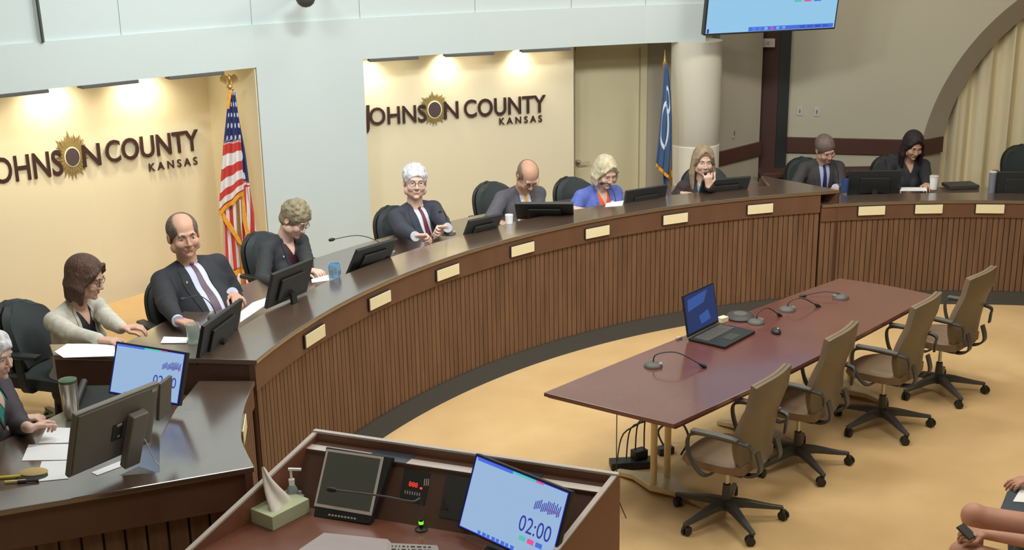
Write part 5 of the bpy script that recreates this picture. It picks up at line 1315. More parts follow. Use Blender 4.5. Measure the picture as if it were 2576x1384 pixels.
HAIR_N = {}
def person(label, sh_px, sh_z, face, skincol, s=1.1, lean=0.0, side=0.0, bulk=1.0, belly=0.0, head=(0, 0, 0), hands=None, cloth='suit', top=(.05, .05, .06),
           shirt=None, tie=None, hair='short', haircol=(.3, .3, .3), glasses=False, floor=PLAT, legs=True, skin_name='a', jaw=1.0, wide=1.0, sleeve=1.0, hcurl=.6, neck_open=True,
           pants=(.05, .05, .06), chair=None, hairh=1.0, hip_override=None, pin=False):
    """face: world heading of the chest, degrees. sh_px: picture point of the point between the shoulders, at height sh_z"""
    W = atz(*sh_px, sh_z) if hip_override is None else Vector(hip_override)
    rz = R_(face) - math.pi / 2; cz, sz = math.cos(rz), math.sin(rz)
    hipz = .53 * s
    sp = V3(math.sin(side), math.sin(lean), math.cos(lean) * math.cos(side)); sp /= np.linalg.norm(sp)
    SHL = .50 * s; off = sp * SHL
    shz = sh_z - floor; hipz = shz - off[2]
    root_w = Vector((W.x - (cz * off[0] - sz * off[1]), W.y - (sz * off[0] + cz * off[1]), floor))
    root = thing('person', label, 'person', root_w, rz)
    inv = root.matrix_basis.inverted()
    loc = lambda p: np.array(inv @ Vector(p))
    hip = V3(0, 0, hipz); neck = hip + sp * (SHL + .035 * s)
    f_ = np.cross(V3(1, 0, 0), sp) * -1; f_ = V3(0, 1, 0) - sp * sp[1]; f_ /= np.linalg.norm(f_); x_ = np.cross(f_, sp)
    B = np.stack([x_, f_, sp], 1)                       # torso frame
    T = lambda a, b, c: hip + B @ (V3(a, b, c) * s)
    hy, hp, hr = (R_(v) for v in head); HM = B @ rotm(hy, hp, hr) if False else rotm(hy, hp, hr)
    hs = s * 1.04
    HC = neck + (sp * .045 + HM @ V3(0, .028, .115)) * hs
    # ---- arms
    sw = .168 * (1 + .35 * (bulk - 1)); SH = [T(q * sw, -.005, .452) for q in (-1, 1)]; arms = []
    if hands: hands = hands[::-1]
    for i, q in enumerate((-1, 1)):
        if hands and hands[i] is not None:
            hh = hands[i]; T_ = loc(hh[0]) if len(hh[0]) == 3 and not isinstance(hh[0], tuple) else loc(atz(hh[0][0], hh[0][1], hh[0][2]))
            d = np.array(hh[1], float); d = np.array([cz * d[0] + sz * d[1], -sz * d[0] + cz * d[1], d[2]]); d /= np.linalg.norm(d); n = np.array(hh[2], float); n = np.array([cz * n[0] + sz * n[1], -sz * n[0] + cz * n[1], n[2]])
            Wr = T_ - d * .09 * s; pole = V3(q * .55, -.35, -1.0) if len(hh) < 4 else V3(q * hh[3][0], hh[3][1], hh[3][2])
        else:
            Wr = T(q * .20, .26, .06); d = V3(-q * .3, 1, -.15); n = V3(0, 0, -1); pole = V3(q, -.6, -.5)
        E_, Wr = ik(SH[i], Wr, .285 * s, .26 * s, pole); arms.append((SH[i], E_, Wr, d, n, q))
    # ---- body, one surface
    pts = [neck, hip, HC] + [p for a in arms for p in a[:3]]; lo = np.min(pts, 0) - .24 * s; hi = np.max(pts, 0) + .24 * s; lo[2] = hip[2] - .12
    f = Field(lo, hi, .0055)
    f.ell(T(0, .0, .40), V3(.13, .075, .12) * s, M=B, k=0); f.ell(T(0, .01, .2), V3(.11, .07, .2) * s, M=B, k=.03)
    f.ell(T(0, -.005, .465), V3(.165, .055, .045) * s, M=B, k=.03)
    f.cap(neck - sp * .03 * s, HC + HM @ V3(0, -.022, -.06) * hs, .060 * s * (1 + .15 * (bulk - 1)), .054 * s, k=.02)
    for S_, E_, Wr, d, n, q in arms:
        f.cap(S_, E_, .042 * s, .034 * s, k=.02); f.cap(E_, E_ + (Wr - E_) * .4, .036 * s, .037 * s, k=.01); f.cap(E_ + (Wr - E_) * .4, Wr, .036 * s, .024 * s, k=.01)
        hand_prims(f, Wr, d, n, s, q if (hands and hands[0 if q < 0 else 1] is not None and len(hands[0 if q < 0 else 1]) > 4 and hands[0 if q < 0 else 1][4]) else q, curl=hcurl)
    head_prims(f, HC, HM, hs, jaw=jaw, wide=wide)
    sk = skin(skin_name, skincol); body = link('body', f.mesh('body'), sk, root, world=False, smooth=True)
    hp_ = lambda x, y, z: HC + HM @ (V3(x * wide, y, z) * hs)
    Hm = Matrix.Translation(Vector(HC)) @ Matrix([list(r) for r in HM]).to_4x4() @ Matrix.Scale(hs, 4)
    m_ = MB(); [m_.ell((q * .031 * wide, .0775, .006), (.0125, .011, .009), 12, M=Hm) for q in (-1, 1)]; m_.build('eyes', mat('eye_white', srgb(214, 206, 200), .3), body, world=False, smooth=True)
    m_ = MB(); [m_.ell((q * .031 * wide, .0855, .005), (.0055, .004, .0055), 10, M=Hm) for q in (-1, 1)]; m_.build('irises', mat('iris_dark', srgb(58, 48, 44), .3), body, world=False, smooth=True)
    m_ = MB(); [m_.tube([(q * .016, .0935, .026), (q * .032, .0925, .031), (q * .047, .082, .025)], [.003, .0042, .002], 6, M=Hm) for q in (-1, 1)]; m_.build('eyebrows', mat('brow_' + skin_name, tuple(.6 * c for c in haircol) if hair != 'white' else srgb(190, 186, 182), .9), body, world=False, smooth=True)
    m_ = MB(); m_.tube([(-.020, .0895, -.0645), (-.008, .0945, -.063), (.008, .0945, -.063), (.020, .0895, -.0645)], [.0015, .0042, .0042, .0015], 6, M=Hm); m_.build('lips', mat('lips_' + skin_name, (skincol[0] * .72, skincol[1] * .5, skincol[2] * .5), .5), body, world=False, smooth=True)
    if glasses:
        m_ = MB()
        for q in (-1, 1):
            ring = [(q * .032 * wide + .0225 * math.cos(a), .099 - .004 * abs(math.cos(a)), .004 + .017 * math.sin(a)) for a in np.linspace(0, 2 * math.pi, 17)]
            m_.tube(ring, .0016, 6, M=Hm); m_.tube([(q * .054 * wide, .095, .008), (q * .079 * wide, .05, .010), (q * .084 * wide, -.005, .008)], .0016, 6, M=Hm)
        m_.tube([(-.010, .103, .006), (.010, .103, .006)], .0016, 6, M=Hm); m_.build('glasses', mat('glasses_frame', srgb(60, 54, 52), .3), root, world=False, smooth=True)
    # ---- hair
    hm = mat('hair_%s' % label[:18].replace(' ', '_'), haircol, .65, noise=.28, nscale=34, stretch=(1, 1, .35), bump=.5, bscale=90)
    lo = HC - V3(.16, .17, .34) * hs; hi = HC + V3(.16, .17, .19) * hs; g = Field(lo, hi, .005)
    he = lambda c, r, **k: g.ell(hp_(*c), V3(r[0] * wide, r[1], r[2]) * hs, M=HM, **k)
    rnd = random.Random(len(label))
    if hair in ('short', 'white', 'balding', 'bald', 'curly'):
        ex = {'short': .009, 'white': .010, 'balding': .006, 'bald': .0045, 'curly': .016}[hair] * hairh
        he((0, -.014, .038), (.077 + ex, .097 + ex, .087 + ex), k=0)
        he((0, -.04, -.03), (.070 + ex * .6, .062 + ex * .6, .055), k=.02)
        if hair in ('curly', 'white'):
            for i in range(60):
                a, b = rnd.uniform(0, 2 * math.pi), rnd.uniform(-.1, 1.3); wv_ = 1 if hair == 'curly' else .93; v = V3(math.cos(a) * math.cos(b) * .084, math.sin(a) * math.cos(b) * .100 - .014, .04 + math.sin(b) * .095); v[0] *= wv_; v[1] *= wv_; v[2] = .036 + (v[2] - .036) * wv_; g.ell(hp_(*v), V3(.017, .017, .015) * hs * (1 if hair == 'curly' else .8), k=.006 if hair == 'curly' else .022)
        he((0, .125, -.045), (.105, .10, .10), k=.018, sub=True)          # clear the face
        he((0, .12, .010), (.060, .055, .052), k=.012, sub=True)
        for q in (-1, 1): he((q * .088, .0, -.012), (.022, .020, .034), k=.008, sub=True)
        he((0, -.02, -.115), (.12, .12, .05), k=.01, sub=True)
        if hair == 'balding': he((0, .075, .125), (.058, .120, .078), k=.016, sub=True); he((0, .105, .065), (.068, .05, .06), k=.014, sub=True)
        if hair == 'bald': he((0, .03, .120), (.070, .135, .092), k=.014, sub=True); he((0, .10, .06), (.095, .07, .08), k=.01, sub=True)
    else:
        ex = .014 * hairh
        he((0, -.014, .040), (.077 + ex, .097 + ex, .087 + ex), k=0)
        ln = {'bob': .115, 'long': .235, 'longblack': .19, 'bobblonde': .095}[hair]
        for i in range(15):
            a = lerp(-.35, math.pi + .35, i / 14) + math.pi; cx_, cy_ = math.cos(a), math.sin(a)
            p = hp_(.080 * cx_, -.015 + .082 * cy_, .03); dn = HM @ V3(0, 0, -1) * .5 + V3(0, 0, -1) * .5; dn /= np.linalg.norm(dn)
            q = p + dn * (ln + .03 + rnd.uniform(-.012, .012)) * hs + HM @ V3(cx_ * .012, cy_ * .0, 0); mid = (p + q) / 2 + HM @ V3(cx_ * .012, cy_ * .008, 0) * hs
            g.cap(p, mid, .017 * hs, .019 * hs, k=.016); g.cap(mid, q, .019 * hs, (.012 if 'long' in hair else .016) * hs, k=.012)
        he((0, .128, -.035), (.066, .105, .11), k=.012, sub=True); he((0, .118, .030), (.056, .062, .050), k=.012, sub=True)
        for q in (-1, 1):
            for k_ in range(3):
                g.cap(hp_(q * .012, .085 - .01 * k_, .108 - .006 * k_), hp_(q * (.060 + .008 * k_), .075 - .02 * k_, .055 - .01 * k_), .011 * hs, .011 * hs, k=.01)
                g.cap(hp_(q * (.060 + .008 * k_), .075 - .02 * k_, .055 - .01 * k_), hp_(q * (.080 + .004 * k_), .040 - .02 * k_, -.01 - .03 * k_), .011 * hs, .012 * hs, k=.01)
    link('hair', g.mesh('hair'), hm, root, world=False, smooth=True)
    # ---- top garment
    pts = [neck, hip] + [p for a in arms for p in a[:3]]; lo = np.min(pts, 0) - .27 * s; hi = np.max(pts, 0) + .2 * s; lo[2] = hip[2] - .16
    g = Field(lo, hi, .0085); b = bulk
    g.ell(T(0, .0, .35), V3(.172 * b, .115 * b, .165) * s, M=B, k=0)
    g.ell(T(0, .02 + .04 * belly, .18), V3(.168 * b, (.118 + .05 * belly) * b, .21) * s, M=B, k=.05)
    g.ell(T(0, .0, .03), V3(.185 * b, .13 * b, .11) * s, M=B, k=.05)
    for q in (-1, 1): g.cap(T(q * .035, -.014, .515), T(q * sw * .95, -.010, .455), .040 * s, .054 * s * b ** .5, k=.035)
    if cloth == 'female' or cloth == 'cardigan':
        for q in (-1, 1): g.ell(T(q * .07, .095, .30), V3(.07, .055, .07) * s, M=B, k=.035)
    tme = g.mesh('torso'); bvh = BVHTree.FromPolygons([v.co.copy() for v in tme.vertices], [tuple(p.vertices) for p in tme.polygons]); bpy.data.meshes.remove(tme)
    for S_, E_, Wr, d, n, q in arms:
        fx = np.array(E_) + (Wr - E_) * (.93 * sleeve)
        g.cap(S_, E_, .058 * s * b ** .6, .051 * s * b ** .5, k=.03); g.cap(E_, fx, .053 * s * b ** .4, .039 * s, k=.015)
        for t_ in (.25, .5, .75): g.ell(np.array(S_) + (E_ - S_) * t_ + np.array([0, 0, -.012]), V3(.058, .058, .02) * s * b ** .5, k=.02)
    g.cap(neck + sp * .02 * s, neck + sp * .16 * s, .050 * s, .055 * s, k=.012, sub=True)
    tm_ = mat('cloth_%s' % label[:22].replace(' ', '_'), top, .8, noise=.12, nscale=26, bump=.35, bscale=9)
    me = g.mesh('top'); topo = link({'suit': 'suit_jacket', 'female': 'blazer', 'cardigan': 'cardigan'}.get(cloth, 'jacket'), me, tm_, root, world=False, smooth=True)
    def surf(x, z, o):
        c = T(x, .6, z); dd = -B[:, 1]; r = bvh.ray_cast(Vector(c), Vector(dd), 2)
        if r[0] is None or (np.array(r[0]) - T(0, 0, 0)) @ B[:, 1] < -.02 * s: q = T(x, .045, z)
        else: q = np.array(r[0])
        return Vector(q + B[:, 1] * o)
    def patch(name, rows, o, m, nu=8, th=.004, par=root):
        """rows: (z, xl, xr) top to bottom in torso units"""
        def fn(u, v):
            t = v * (len(rows) - 1); i = min(int(t), len(rows) - 2); fr_ = t - i; z, xl, xr = (lerp(rows[i][k], rows[i + 1][k], fr_) for k in range(3)); return surf(lerp(xl, xr, u), z, o)
        mb = MB(); mb.grid(fn, nu, (len(rows) - 1) * 6, th); return mb.build(name, m, par, world=False, smooth=True)
    if shirt is not None:
        low = .12 if cloth == 'suit' else .2
        wt = .056; vw = .022 if belly > .8 else 0
        patch('shirt', [(.545, -.040, .040), (.50, -wt, wt), (.40, -.050, .050), (.28, -.032 - vw, .032 + vw), (low, -.003 - .03 * belly - vw * .6, .003 + .03 * belly + vw * .6)], .0035, mat('shirt_%s' % label[:22].replace(' ', '_'), shirt, .7))
        if cloth == 'suit':
            for q in (-1, 1):
                r_ = [(.545, .036, .058), (.49, .050, .092), (.42, .046 + vw * .3, .100 + vw * .3), (.30, .030 + vw, .072 + vw), (low, .002 + vw * 2, .020 + vw * 2)]
                patch('lapel', [(z, q * a, q * c) for z, a, c in r_], .009, tm_, 4, .005)
                mb = MB(); mb.grid(lambda u, v: surf(q * lerp(.006, .046, u) , lerp(.548, .515 - .02 * (1 - u), v), .012), 4, 3, .004); mb.build('shirt_collar', mat('shirt_%s' % label[:22].replace(' ', '_'), shirt, .7), root, world=False)
            patch('jacket_seam', [(low, -.002, .002), (.05, -.0025, .0025), (-.02, -.003, .003)], .0025, M_black, 2)
        else:
            for q in (-1, 1): patch('lapel', [(z, q * a, q * c) for z, a, c in [(.545, .038, .05), (.49, .054, .070), (.40, .049, .066), (.28, .031, .046), (low, .002, .014)]], .008, tm_, 3, .005)
        if neck_open: patch('neckline', [(.545, -.036, .036), (.50, -.040, .040), (.45, -.018, .018), (.42, -.002, .002)], .0075, sk)
    if tie is not None:
        tm2 = mat('tie_%s' % label[:22].replace(' ', '_'), tie, .5, noise=.15, nscale=60)
        t_ = patch('tie', [(.50, -.012, .012), (.46, -.013, .013), (.30, -.022, .022), (.12, -.027, .027)], .013, tm2, 4)
        mb = MB(); c = surf(0, .505, .012); mb.ell(tuple(c), (.016 * s, .013 * s, .018 * s)); mb.build('tie_knot', tm2, t_, world=False, smooth=True)
    if pin:
        c = surf(.085 if pin > 0 else -.085, .42, .012); mb = MB(); mb.box(tuple(c), (.012, .006, .014)); mb.build('lapel_pin', M_rim, root, world=False)
    for S_, E_, Wr, d, n, q in arms:
        if shirt is not None and cloth == 'suit' and sleeve > .9:
            c = np.array(E_) + (Wr - E_) * .93; u_ = (Wr - E_) / np.linalg.norm(Wr - E_); mb = MB(); mb.tube([Vector(c), Vector(c + u_ * .04 * s)], .0345 * s, 16); mb.build('shirt_cuff', mat('shirt_%s' % label[:22].replace(' ', '_'), shirt, .7), root, world=False, smooth=True)
    # ---- legs
    if legs:
        g = Field(V3(-.3, -.25, 0) * 1.0, V3(.3, .75, hip[2] + .2), .011)
        for q in (-1, 1):
            h_ = hip + V3(q * .09, .02, -.03) * s; kn = V3(q * .11, .44 * s, max(hip[2] - .03, .46)); an = V3(q * .11, .42 * s, .10)
            g.cap(h_, kn, .088 * s * b ** .5, .062 * s, k=.03); g.cap(kn, an, .060 * s, .046 * s, k=.015)
        link('trousers', g.mesh('trousers'), mat('trousers_' + label[:16].replace(' ', '_'), pants, .8), root, world=False, smooth=True)
        g = Field(V3(-.25, .3, 0), V3(.25, .85, .2), .009)
        for q in (-1, 1): an = V3(q * .11, .42 * s, .045); g.cap(an, an + V3(q * .02, .17, -.008), .042, .036, k=.01); 
        link('shoes', g.mesh('shoes'), M_black, root, world=False, smooth=True)
    if chair is not None:
        bc = chair; c = copy_tree(BCH) if BCH['used'] else BCH; BCH['used'] = 1
        dx, dy, dyaw, lab = bc; v = Matrix.Rotation(rz, 3, 'Z') @ Vector((dx, dy, 0)); setroot(c, (root_w.x + v.x, root_w.y + v.y, floor), rz + R_(dyaw)); c.location = (root_w.x + v.x, root_w.y + v.y, floor); c.rotation_euler = (0, 0, rz + R_(dyaw))
        c['label'] = lab; c['category'] = 'chair'; c['group'] = 'black office chairs behind the dais'
        if 'used' in c: 
            pass
    return root, dict(T=T, HC=HC, HM=HM, s=s, B=B, surf=surf, arms=arms, hs=hs)

# black high-back chairs behind the dais
def make_black_chair():
    t = thing('office_chair', 'x', 'chair')
    hw = lambda v: (lerp(.16, .245, math.sin(min(1, v / .5) * math.pi / 2)) if v < .5 else .245 * math.sqrt(max(0.02, 1 - ((v - .5) / .52) ** 2.6 * .93)))
    def bk(u, v, o):
        x = (u * 2 - 1) * hw(v); z = .48 + .43 * v; y = -.25 - .10 * v + .05 * math.sin(math.pi * v) + .05 * (u * 2 - 1) ** 2; return Vector((x, y + o, z))
    m_ = MB(); m_.grid(lambda u, v: bk(u, v, 0), 14, 20, .03); m_.build('backrest_shell', M_black, t, world=False, smooth=True)
    m_ = MB(); m_.grid(lambda u, v: bk(lerp(.02, .98, u), lerp(.02, .985, v), .055 + .0 * u), 14, 20, .055); m_.build('backrest_cushion', M_blackfab, t, world=False, smooth=True)
    m_ = MB(); m_.grid(lambda u, v: Vector(((u * 2 - 1) * .25 * (1 - .1 * ((u * 2 - 1) * (v * 2 - 1)) ** 2), (v * 2 - 1) * .24, .475 - .03 * max(0, v * 2 - 1) ** 3)), 10, 10, .075); m_.build('seat', M_blackfab, t, world=False, smooth=True)
    m_ = MB(); m_.box((0, 0, .385), (.24, .3, .035)); m_.flat_tube(cr([(0, -.1, .385), (0, -.3, .40), (0, -.34, .55), (0, -.31, .72)], 5), .07, .02, (1, 0, 0)); m_.build('back_support', M_black, t, world=False)
    for s_ in (-1, 1):
        m_ = MB(); m_.flat_tube(cr([(s_ * .18, 0, .40), (s_ * .30, 0, .41), (s_ * .315, -.02, .52), (s_ * .31, -.03, .64)], 5), .05, .02, (0, 1, 0)); am = m_.build('arm', M_black, t, world=False)
        m_ = MB(); m_.flat_tube([(s_ * .31, -.15, .655), (s_ * .31, 0, .66), (s_ * .30, .12, .655)], [.06, .08, .07], .03, (1, 0, 0)); m_.build('arm_pad', M_black, am, world=False, bevel=.01)
    m_ = MB(); m_.lathe([(.034, .07), (.034, .12), (.026, .24), (.018, .245), (.018, .37)], n=14); m_.build('column', M_black, t, world=False, smooth=True)
    for k in range(5):
        a = 2 * math.pi * k / 5 + .3; d = Vector((math.cos(a), math.sin(a), 0)); m_ = MB(); m_.flat_tube([d * .02 + Vector((0, 0, .11)), d * .3 + Vector((0, 0, .075))], [.055, .03], [.05, .025], (-d.y, d.x, 0)); lg = m_.build('base_leg', M_black, t, world=False)
        m_ = MB(); e = d * .29; w = Matrix.Translation((e.x, e.y, 0)) @ Matrix.Rotation(a + k, 4, 'Z'); m_.tube([(-.02, 0, .029), (.02, 0, .029)], .029, 14, M=w); m_.build('caster', M_black, lg, world=False, smooth=True)
    return t
BCH = make_black_chair(); BCH['used'] = 0
DN = (0, 0, -1)
SK1, SK2, SK3 = srgb(214, 170, 150), srgb(224, 186, 168), srgb(206, 160, 136)
DESK = WS + .022
def dirw(deg, z=0): return (math.cos(R_(deg)), math.sin(R_(deg)), z)
person('person with bobbed brown hair in a pale open jacket over black top, facing right', (192, 772), 1.15, -28, SK1, s=1.10, lean=.18, bulk=.98, head=(22, 18, 0),
       hands=[((300, 862, HT + .02), dirw(-10), DN), ((385, 856, HT + .02), dirw(10), DN)], cloth='female', top=srgb(206, 202, 190), shirt=srgb(40, 42, 46), hair='bob', haircol=srgb(84, 58, 46), glasses=True, skin_name='b', neck_open=True, pants=srgb(60, 60, 66),
       chair=(.02, -.16, 12, 'black office chair at the left edge, behind the woman in the pale jacket'))
person('heavy balding person in black suit, white shirt and purple tie, leaning back and smiling', (474, 668), 1.24, -52, SK3, s=1.17, lean=-.22, side=.10, bulk=1.25, belly=1.0, head=(-8, 4, 4),
       hands=[((478, 818, WS + .06), dirw(-30, -.1), DN), ((598, 752, WS + .05), dirw(-60, -.1), DN)], cloth='suit', top=srgb(44, 46, 52), shirt=srgb(206, 210, 232), tie=srgb(98, 74, 92), hair='balding', haircol=srgb(104, 88, 78), glasses=False, skin_name='c', jaw=1.06, wide=1.08, neck_open=False, pin=1,
       chair=(.10, -.08, 0, 'black office chair behind the heavy man in black suit'))
person('person with short curly grey-blond hair and glasses in a black blazer, looking down', (716, 604), 1.18, -40, SK2, s=1.06, lean=.16, bulk=.96, head=(10, 32, -6),
       hands=[((720, 715, DESK), dirw(-20), DN), ((802, 690, DESK + .03), dirw(-35), DN)], cloth='female', top=srgb(50, 52, 56), shirt=srgb(66, 30, 38), hair='curly', haircol=srgb(142, 130, 104), glasses=True, skin_name='d', pin=1,
       chair=(-.14, -.12, 4, 'black office chair behind the curly-haired woman'))
person('white-haired person with glasses in a navy suit and dark red tie, hands clasped', (1044, 522), 1.20, -52, SK2, s=1.12, lean=.02, side=.04, bulk=1.12, belly=.5, head=(-26, -2, -3),
       hands=[((1088, 606, HT + .03), dirw(-5), (0, -.6, -.8)), ((1112, 598, HT + .035), dirw(-150), (0, -.8, -.5))], cloth='suit', top=srgb(56, 58, 72), shirt=srgb(210, 214, 228), tie=srgb(112, 42, 52), hair='white', haircol=srgb(214, 214, 220), glasses=True, skin_name='e', jaw=1.12, neck_open=False, hcurl=1.2,
       chair=(.0, -.10, 4, 'black office chair behind the white-haired man'))
person('bald person in grey suit and yellow tie, head bowed over the desk', (1312, 482), 1.17, -62, SK3, s=1.10, lean=.30, bulk=1.08, head=(-6, 40, 0),
       hands=[((1262, 560, DESK + .02), dirw(-20), DN), ((1330, 556, DESK), dirw(-60), DN)], cloth='suit', top=srgb(92, 90, 98), shirt=srgb(210, 216, 232), tie=srgb(222, 172, 60), hair='bald', haircol=srgb(130, 108, 92), glasses=True, skin_name='f', neck_open=False,
       chair=(-.04, -.20, 8, 'black office chair behind the bald man in grey suit'))
person('person with light blonde hair in a blue cardigan and orange patterned scarf, looking down', (1508, 478), 1.13, -62, SK2, s=1.08, lean=.24, bulk=1.06, head=(-2, 26, 0),
       hands=[((1470, 528, DESK + .03), dirw(-30), DN), ((1548, 518, DESK + .03), dirw(-80), DN)], cloth='cardigan', top=srgb(98, 116, 196), shirt=srgb(236, 98, 44), hair='bobblonde', haircol=srgb(206, 194, 164), skin_name='g',
       chair=(-.06, -.18, 8, 'black office chair behind the woman in the blue cardigan'))
h1 = atz(1772, 425, 1.32)
person('person with long fair hair in dark jacket and blue top, hand at mouth', (1764, 457), 1.11, -82, SK2, s=1.05, lean=.16, bulk=.94, head=(-4, 6, 0),
       hands=[((1735, 488, DESK), dirw(-40), DN), ((1780, 446, 1.27), (-.1, -.25, 1), (0, 1, 0), (.5, -.2, -1))], cloth='female', top=srgb(58, 48, 50), shirt=srgb(96, 152, 172), hair='long', haircol=srgb(158, 138, 112), skin_name='h', hcurl=1.4,
       chair=(-.16, -.20, -6, 'black office chair behind the woman with long fair hair'))
person('person with brown hair in dark suit, blue shirt and navy tie, head tilted', (2068, 412), 1.08, -84, SK1, s=1.06, lean=.20, bulk=1.04, head=(12, 30, 16),
       hands=[((2030, 480, WSR + .03), dirw(-60), DN), ((2100, 478, WSR + .03), dirw(-110), DN)], cloth='suit', top=srgb(66, 64, 66), shirt=srgb(176, 190, 226), tie=srgb(44, 40, 88), hair='short', haircol=srgb(112, 98, 90), skin_name='i', neck_open=False, floor=PLATR,
       chair=(-.02, -.16, 6, 'black office chair behind the dark-suited man on the right tier'))
person('person with long black hair in a black blazer with white badge, looking down', (2284, 406), 1.07, -88, SK3, s=1.05, lean=.16, bulk=.98, head=(4, 26, 0),
       hands=[((2250, 476, WSR + .03), dirw(-70), DN), ((2334, 470, WSR + .06), dirw(-100), DN)], cloth='female', top=srgb(42, 44, 52), shirt=srgb(48, 50, 56), hair='longblack', haircol=srgb(40, 28, 32), skin_name='j', floor=PLATR, pin=1,
       chair=(.0, -.14, 2, 'black office chair behind the black-haired woman'))
c = copy_tree(BCH); p = atz(2622, 470, .72); setroot(c, (p.x, p.y + .38, PLATR), R_(-96) - math.pi / 2); c.location = (p.x, p.y + .38, PLATR); c.rotation_euler = (0, 0, R_(-96) - math.pi / 2)
c['label'] = 'empty black office chair at the far right of the right tier'; c['category'] = 'chair'; c['group'] = 'black office chairs behind the dais'
# old person at the left edge
person('white-haired person at the left edge in dark jacket and teal top, forearms on desk', (-38, 980), 1.12, -8, SK2, s=1.06, lean=.2, bulk=1.02, head=(-6, 10, 0),
       hands=[((95, 1050, WSR + .05), dirw(12), DN), ((112, 1062, WSR + .10), dirw(60), (0.5, .5, -.6))], cloth='female', top=srgb(66, 60, 66), shirt=srgb(60, 150, 140), hair='white', haircol=srgb(222, 218, 214), skin_name='k', floor=PLATR, sleeve=.62, hairh=1.5, hcurl=1.0)
for o in COL.objects:
    if 'used' in o: del o['used']

